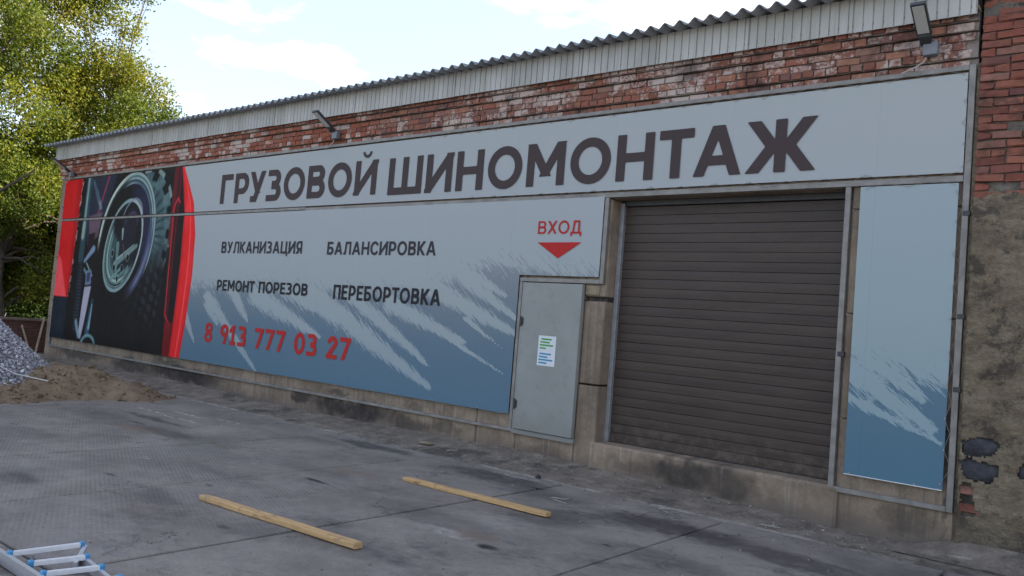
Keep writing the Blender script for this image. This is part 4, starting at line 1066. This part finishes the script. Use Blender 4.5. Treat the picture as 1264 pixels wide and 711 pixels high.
c = n.ramp(n.noise(3.0, 6, .72), [(.3, (.13, .085, .05)), (.5, (.22, .155, .095)), (.7, (.30, .22, .145))]); c = n.mix(n.math('MULTIPLY', n.ss(n.noise(12, 5, .7), .56, .7), .6), c, (.085, .05, .03))
n.col(c); n.bump(n.noise(30, 6, .8), 1, .03); M['sand'] = n.m
gf = heap('gravel', -16.6, -4.35, 2.6, 2.5, 2.25, None, 60, .05)
gh = thing('gravel_heap', 'tall heap of grey crushed stone at the left edge of the yard', 'gravel heap', (-16.6, -4.35, 0))
grid_mesh('heap_core', np.arange(-19.8, -13.6, .07), np.arange(-7.6, -1.3, .07), lambda x, y: gf(x, y) - .02, M['gravel'], gh)
tm = [(1, 0, -.2), (-.5, .87, -.1), (-.5, -.87, 0), (.1, .1, .9)]
V_, F_, T_ = [], [], []
NG = 36000
th = rng.random(NG) * 2 * np.pi; rr = 2.65 * np.sqrt(rng.random(NG)); gx = -16.6 + rr * np.cos(th); gy = -4.35 + rr * np.sin(th); gz = gf(gx, gy)
ok = gz > -.02; gx, gy, gz = gx[ok], gy[ok], gz[ok]; m = len(gx)
sz = .014 + .030 * rng.random(m) ** 2
base = np.array([[1, 0, -.3], [-.5, .87, -.3], [-.5, -.87, -.3], [0, 0, .9]])
A3 = rng.normal(size=(m, 3, 3)); Q = np.linalg.qr(A3)[0]
V_ = (base[None] * rng.uniform(.7, 1.3, (m, 4, 1))) @ Q * sz[:, None, None] + np.stack([gx, gy, gz], 1)[:, None]
def tris(name, V, F, mat, parent, attr=None, smooth=False):
    me = bpy.data.meshes.new(name); V = V.reshape(-1, 3); loc = np.array([V[:, 0].mean(), V[:, 1].mean(), V[:, 2].min()])
    k = F.shape[1]
    me.vertices.add(len(V)); me.vertices.foreach_set('co', (V - loc).ravel()); me.loops.add(F.size); me.loops.foreach_set('vertex_index', F.ravel().astype(np.int32))
    me.polygons.add(len(F)); me.polygons.foreach_set('loop_start', np.arange(len(F)) * k); me.polygons.foreach_set('use_smooth', np.full(len(F), smooth))
    me.update(calc_edges=True)
    me.materials.append(mat)
    if attr is not None:
        a = me.attributes.new('tone', 'FLOAT', 'FACE'); a.data.foreach_set('value', attr.astype(np.float32))
    return put(name, me, loc, parent)
F4 = np.array([[0, 2, 1], [0, 1, 3], [1, 2, 3], [2, 0, 3]])
F_ = (np.arange(m)[:, None, None] * 4 + F4[None]).reshape(-1, 3)
n = NT('gravel_stone', .85)
n.col(n.ramp(n.attr('tone').outputs['Fac'], [(0, (.17, .165, .18)), (.5, (.33, .32, .35)), (.85, (.46, .45, .48)), (1, (.66, .65, .66))])); M['gstone'] = n.m
kind(tris('stones', V_, F_, M['gstone'], gh, np.repeat(rng.random(m), 4)), 'stuff')
def sf(x, y):
    a = heap('s', -14.85, -2.55, 1.0, 1.5, .60, None, 70, .05, 1.1)(x, y); b2 = heap('s', -14.3, -1.75, .75, .8, .34, None, 74, .04, 1.1)(x, y); c2 = heap('s', -14.6, -3.8, .95, 1.1, .26, None, 77, .04, 1.2)(x, y)
    return np.maximum(np.maximum(a, b2), c2)
sh_ = thing('sand_heap', 'low heap of brown sand spread at the foot of the gravel', 'sand heap', (-14.7, -2.6, 0))
grid_mesh('heap_core', np.arange(-16.4, -13.1, .035), np.arange(-5.4, -.7, .035), lambda x, y: sf(x, y) - .008, M['sand'], sh_)
NC = 2200; cx_ = rng.uniform(-16, -13.2, NC); cy_ = rng.uniform(-5.2, -.85, NC); cz_ = sf(cx_, cy_); keep_ = cz_ > -.028
cx_, cy_, cz_ = cx_[keep_], cy_[keep_], np.maximum(cz_[keep_], 0.003); mc = len(cx_)
Vc = (base[None] * rng.uniform(.6, 1.4, (mc, 4, 1))) @ Q[:mc] * (rng.random(mc) ** 4 * .06 + .008)[:, None, None] + np.stack([cx_, cy_, cz_], 1)[:, None]
kind(tris('clods', Vc, (np.arange(mc)[:, None, None] * 4 + F4[None]).reshape(-1, 3), M['sand'], sh_), 'stuff')
# white strip lying on the gravel
M['white_plastic'] = m_plain('white_plastic', (.60, .60, .59), .5, var=.1)
M['dusty_plastic'] = m_plain('dusty_plastic', (.36, .35, .33), .7, var=.3)
b = MB(); pl = [(-15.05, -4.35), (-14.85, -4.0), (-14.75, -3.7), (-14.65, -3.45), (-14.5, -3.2), (-14.3, -3.05)]
pts = [(px, py, max(float(gf(np.array([px]), np.array([py]))[0]), float(sf(np.array([px]), np.array([py]))[0]), 0) + .03) for px, py in pl]
b.tube(pts, .009, 5); tag(b.build('plastic_strip', M['white_plastic']), 'white plastic strip lying across the foot of the gravel heap', 'plastic strip')

# ------------------------------------------------------------------ planks
n = NT('fresh_pine', .7)
g = n.noise(1.0, 6, .7, n.map(n.pos, scale=(2.5, 40, 40), rot=(0, 0, .02)))
c = n.ramp(g, [(.3, (.36, .21, .09)), (.55, (.52, .33, .15)), (.75, (.60, .42, .22))])
c = n.mix(n.math('MULTIPLY', n.ss(n.noise(7, 4, .7), .56, .66), .6), c, (.22, .13, .06))
kn = n.ss(n.vor(2.6, n.map(n.pos, scale=(1, 5, 5))), .05, .16, .85, 0.0)
c = n.mix(kn, c, (.13, .065, .03)); c = n.mix(n.math('MULTIPLY', n.ss(n.noise(3, 5, .7), .5, .7), .4), c, (.28, .23, .18))
n.col(c); n.bump(g, .6, .006); M['pine'] = n.m
def plank(a, c, w, h, label, cut=.0):
    a = Vector(a); c = Vector(c); d = (c - a).normalized(); s = Vector((-d.y, d.x, 0)); N = 14; b = MB(); vs = []
    for i in range(N + 1):
        p = a.lerp(c, i / N) + s * (.004 * math.sin(i * .9)); e = .006
        e1 = (cut if i == 0 else 0)
        for (q, zz) in ((-w / 2 + e, 0), (w / 2 - e, 0), (w / 2, e), (w / 2, h - e), (w / 2 - e, h), (-w / 2 + e, h), (-w / 2, h - e), (-w / 2, e)):
            vs.append(p + s * q * (1 - .35 * (i == 0) * (cut > 0)) + Vector((0, 0, .004 + zz)) + d * (cut * (q > 0) if i == 0 else 0))
    fs = [(i * 8 + j, i * 8 + (j + 1) % 8, (i + 1) * 8 + (j + 1) % 8, (i + 1) * 8 + j) for i in range(N) for j in range(8)] + [tuple(range(7, -1, -1)), tuple(range(N * 8, N * 8 + 8))]
    b.add(vs, fs); o = b.build('timber_plank', M['pine']); tag(o, label, 'plank', 'pine planks on the slabs'); return o
plank((-6.72, -4.66, 0), (-4.73, -4.52, 0), .088, .046, 'pine plank nearer the camera with its square end by the slab joint', .05)
plank((-6.47, -2.39, 0), (-4.54, -2.34, 0), .088, .042, 'pine plank farther back in front of the grey door', .04)
# red painted end of the far plank
# ------------------------------------------------------------------ litter
def scrap(x, y, s, label, mat='dusty_plastic', z=0.0):
    b = MB()
    for k in range(3):
        a = random.uniform(-.5, .5); p = Vector((x + random.uniform(-s, s) * .4, y + random.uniform(-s, s) * .3, z + .008)); pts = [p]
        for j in range(5):
            a += random.uniform(-.9, .9); p = p + Vector((math.cos(a) * s * .35, math.sin(a) * s * .3, random.uniform(-.006, .012))); p.z = max(p.z, z + .006); pts.append(p)
        b.tube(pts, .0035 * s / .12, 4)
    tag(b.build('plastic_scrap', M[mat]), label, 'scrap', 'scraps of litter along the apron')
def gz_(x, y): return float(apron_z(np.array([x]), np.array([y]))[0])
scrap(-5.0, -1.62, .13, 'crumpled white scrap right of the far plank end')
scrap(-5.55, -.80, .12, 'white shred on the cement edge in front of the door pier', z=gz_(-5.55, -.8))
scrap(-4.1, -.92, .13, 'white loop of strip on the cement edge below the gate sill')
scrap(-3.1, -.68, .11, 'thin white strip at the wall foot under the gate', z=gz_(-3.1, -.68))
scrap(-1.45, -.45, .11, 'tangle of pale wire at the foot of the brick annex', z=.05)
scrap(-7.6, -.55, .10, 'white shred by the plinth left of the service door', z=gz_(-7.6, -.55))
scrap(-8.75, -4.2, .07, 'tiny white sliver on the ribbed slab behind the near plank')
b = MB(); b.bbox(-8.15, -7.95, -.52, -.42, .05, .075, .005); b.jitter(.006); tag(b.build('wood_chip', M['old_wood']), 'flat brown wood chip on the rubble below the banner', 'wood chip')
b = MB(); b.bbox(-5.83, -5.77, -.86, -.81, .0, .045, .012); b.jitter(.006); tag(b.build('stone', M['stone']), 'small black stone on the cement edge before the service door', 'stone')

# ------------------------------------------------------------------ ladder in the corner
M['alu'] = m_plain('brushed_aluminium', (.60, .60, .62), .35, .6, .1, 30)
M['alu_white'] = m_plain('pale_aluminium', (.70, .70, .73), .4, .2, .08, 30)
M['cap_blue'] = m_plain('blue_plastic', (.05, .24, .46), .4, 0, .1, 20)
ld = thing('ladder', 'folded aluminium ladder with blue rung caps lying in the near left corner', 'ladder', (-5.4, -6.4, 0))
rungs = [((-5.655, -6.60, .085), (-5.622, -6.175, .085)), ((-5.39, -6.575, .085), (-5.335, -6.265, .085)), ((-5.15, -6.595, .085), (-5.085, -6.285, .085)), ((-4.90, -6.60, .085), (-4.83, -6.29, .085)), ((-4.66, -6.60, .085), (-4.58, -6.30, .085)), ((-5.93, -6.60, .085), (-6.3, -6.60, .085))][:5]
for a, c in rungs:
    b = MB(); b.bar(a, c, .03, .028); b.build('rung', M['alu_white'], ld)
    for p in (a, c):
        b = MB(); q = Vector(p); b.bbox(q.x - .018, q.x + .018, q.y - .016, q.y + .016, q.z - .02, q.z + .022, .006); b.build('rung_cap', M['cap_blue'], ld)
b = MB(); b.bar((-6.3, -6.615, .05), (-4.2, -6.625, .05), .03, .075); b.build('rail', M['alu'], ld)
b = MB(); b.bar((-5.45, -6.255, .05), (-4.2, -6.40, .05), .026, .06); b.build('rail', M['alu'], ld)
b = MB(); b.bar((-5.622, -6.15, .05), (-5.30, -6.35, .045), .026, .06); b.build('rail', M['alu'], ld)
b = MB(); b.bar((-6.0, -6.72, .03), (-4.9, -6.82, .03), .05, .05); b.build('rail', M['alu'], ld)

# ------------------------------------------------------------------ low brick wall and leaning stick
n = NT('low_wall_brick', .9)
bt = n.t.nodes.new('ShaderNodeTexBrick'); 
cm = n.t.nodes.new('ShaderNodeCombineXYZ'); sp = n.sep(n.pos); n.t.links.new(sp[1], cm.inputs[0]); n.t.links.new(sp[2], cm.inputs[1])
n.t.links.new(cm.outputs[0], bt.inputs['Vector']); bt.inputs['Scale'].default_value = 1.0; bt.inputs['Brick Width'].default_value = .26; bt.inputs['Row Height'].default_value = .08; bt.inputs['Mortar Size'].default_value = .012
bt.inputs['Color1'].default_value = (.16, .06, .045, 1); bt.inputs['Color2'].default_value = (.10, .04, .035, 1); bt.inputs['Mortar'].default_value = (.05, .04, .035, 1)
n.col(bt.outputs['Color']); n.bump(bt.outputs['Fac'], -.6, .02)
lw = thing('low_wall', 'low dark red brick wall closing the yard under the trees', 'wall', (-25.1, -4, 0))
b = MB(); b.box(-25.22, -25.0, -22, 5.0, -.05, .86); b.build('wall_body', n.m, lw)
b = MB(); b.bbox(-25.27, -24.95, -22, 5.0, .86, .93, .01); b.build('coping', M['concrete_side'], lw)
b = MB(); b.bar((-23.9, .35, .0), (-24.5, .72, 1.0), .05, .03); b.bar((-23.95, .25, .0), (-24.6, .2, .75), .04, .02); tag(b.build('stick', M['old_wood']), 'brown sticks leaning on the low wall beside the far banner edge', 'stick')

# ------------------------------------------------------------------ trees
def leaf_mat(name, stops, tr=.35):
    n = NT(name, .6, 0, .3)
    c = n.ramp(n.attr('tone').outputs['Fac'], stops); n.col(c)
    t = n.t.nodes.new('ShaderNodeBsdfTranslucent'); n.t.links.new(n.mix(1.0, c, (1.25, 1.2, .6), 'MULTIPLY'), t.inputs[0])
    m_ = n.t.nodes.new('ShaderNodeMixShader'); m_.inputs[0].default_value = tr
    o_ = n.t.nodes['Material Output']; n.t.links.new(n.b.outputs[0], m_.inputs[1]); n.t.links.new(t.outputs[0], m_.inputs[2]); n.t.links.new(m_.outputs[0], o_.inputs[0])
    return n.m
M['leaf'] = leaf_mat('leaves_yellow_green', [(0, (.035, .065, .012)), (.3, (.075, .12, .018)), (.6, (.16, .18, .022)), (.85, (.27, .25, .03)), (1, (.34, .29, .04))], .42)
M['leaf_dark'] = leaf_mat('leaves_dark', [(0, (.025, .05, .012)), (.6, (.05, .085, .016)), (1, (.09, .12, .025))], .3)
n = NT('bark', .95); n.col(n.ramp(n.noise(6, 5, .7, n.map(n.pos, scale=(4, 4, .8))), [(.3, (.045, .035, .028)), (.7, (.15, .12, .095))])); n.bump(n.noise(20, 5, .7), 1, .03); M['bark'] = n.m
def tree(name, label, base, blobs, nleaf, mat, sz=(.034, .064), seed=1, limbs=True):
    g = np.random.default_rng(seed); t = thing(name, label, 'tree' if limbs else 'shrub', base, 'trees and shrubs beyond the low wall')
    B = np.array(blobs)
    if limbs:
        b = MB(); top_ = Vector((B[:, 0].mean(), B[:, 1].mean(), B[:, 2].mean() + 1.0)); bs = Vector(base)
        mid = bs.lerp(top_, .45) + Vector((.3, -.2, 0)); b.tube([bs, bs.lerp(mid, .5) + Vector((.08, .05, 0)), mid, mid.lerp(top_, .6), top_], [.24, .20, .16, .10, .04], 9)
        b.build('trunk', M['bark'], t, True)
        for k in range(0, len(B), max(1, len(B) // 26)):
            e = Vector(B[k, :3]); b = MB(); f = random.uniform(.2, .8); s0 = mid.lerp(top_, f) if e.z > mid.z else bs.lerp(mid, random.uniform(.5, .9))
            m1 = s0.lerp(e, .5) + Vector((random.uniform(-.3, .3), random.uniform(-.3, .3), .25))
            e2 = s0.lerp(e, 1.0)
            b.tube([s0, m1, e2], [.055, .035, .012], 6); 
            for q in range(3):
                d = Vector((random.uniform(-1, 1), random.uniform(-1, 1), random.uniform(-.2, 1))) * .3; b.tube([m1.lerp(e2, .3 * q + .2), e2 + d], [.016, .005], 4)
            b.build('limb', M['bark'], t, True)
    w = B[:, 3] ** 2; idx = g.choice(len(B), nleaf, p=w / w.sum())
    # leaves sit in small sprigs on the blob shells so that gaps stay open
    ns = nleaf // 16; si = g.choice(len(B), ns, p=w / w.sum()); d = g.normal(size=(ns, 3)); d /= np.linalg.norm(d, axis=1)[:, None]
    sc = B[si, :3] + d * (B[si, 3] * (.35 + .75 * g.random(ns) ** .6))[:, None] * np.array([1, 1, .85])
    ptn = g.random(ns)
    pick = g.integers(0, ns, nleaf); C = sc[pick] + g.normal(size=(nleaf, 3)) * .14
    Q = np.linalg.qr(g.normal(size=(nleaf, 3, 3)))[0]; s = g.uniform(*sz, nleaf)
    q = np.array([[-1, 0, 0], [0, -.55, .12], [1, 0, 0], [0, .55, .12]])
    V = q[None] @ Q * s[:, None, None] + C[:, None]
    F = (np.arange(nleaf)[:, None, None] * 4 + np.array([[0, 1, 2], [0, 2, 3]])[None]).reshape(-1, 3)
    bt_ = g.random(len(B))[si[pick]]; tone = np.clip(bt_ * .38 + ptn[pick] * .37 + g.random(nleaf) * .25, 0, 1)
    o = tris('crown', V, F, mat, t, np.repeat(tone, 2)); return t
def blobs(cx, cy, cz, rx, ry, rz, k, r=(.45, .9), seed=0, hollow=.4):
    g = np.random.default_rng(seed); o = []
    while len(o) < k:
        p = g.uniform(-1, 1, 3); l = np.linalg.norm(p)
        if l > 1 or l < hollow: continue
        o.append((cx + p[0] * rx, cy + p[1] * ry, cz + p[2] * rz, g.uniform(*r)))
    return o
tree('tree', 'tall yellow green tree filling the upper left corner', (-28.6, -2.0, 0), blobs(-28.0, -1.2, 8.4, 3.0, 3.6, 5.6, 170, (.5, 1.0), 1, .2) + [(-26.5, 1.0 + .4 * k, 9 + .8 * k, .7) for k in range(5)] + [(-26.8, -.6 + .5 * k, 7.5 + .5 * (k % 3), .8) for k in range(6)], 190000, M['leaf'], seed=1)
tree('tree', 'tree with ragged loose branches rising just behind the far roof corner', (-28.2, 3.6, 0),
     blobs(-27.8, 3.0, 6.4, 2.6, 2.2, 3.4, 60, (.45, .85), 2) + [(-26.0, 3.3, 9.0, .5), (-26.0, 4.0, 8.5, .45), (-26.3, 2.9, 10.4, .55), (-26.6, 2.4, 11.4, .6), (-26.2, 3.4, 11.6, .4), (-26.0, 4.4, 7.9, .4), (-25.8, 4.7, 7.2, .45), (-27, 2.0, 10.9, .7), (-27.4, 1.6, 12.2, .8), (-26.4, 2.6, 12.6, .5)], 80000, M['leaf'], seed=2)
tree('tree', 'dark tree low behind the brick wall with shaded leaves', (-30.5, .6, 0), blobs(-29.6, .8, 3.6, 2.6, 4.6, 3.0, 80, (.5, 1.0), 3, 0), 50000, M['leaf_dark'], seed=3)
tree('tree', 'bushy sapling close behind the low wall beside the sign frame edge', (-26.6, .2, 0), blobs(-26.6, -.2, 3.0, 1.3, 3.2, 2.4, 46, (.4, .75), 4, 0), 50000, M['leaf'], seed=4)
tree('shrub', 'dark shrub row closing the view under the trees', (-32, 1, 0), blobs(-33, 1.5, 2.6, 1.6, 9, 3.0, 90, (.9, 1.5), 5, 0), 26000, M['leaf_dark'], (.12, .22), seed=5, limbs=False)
b = MB(); b.tube([(-27.2, -2.6, 2.7), (-25.9, -1.6, 3.4), (-24.7, -.6, 4.4), (-24.0, -.1, 5.0)], [.07, .06, .045, .02], 7)
tag(b.build('branch', M['bark']), 'bare dark branch slanting up towards the far eave', 'branch')
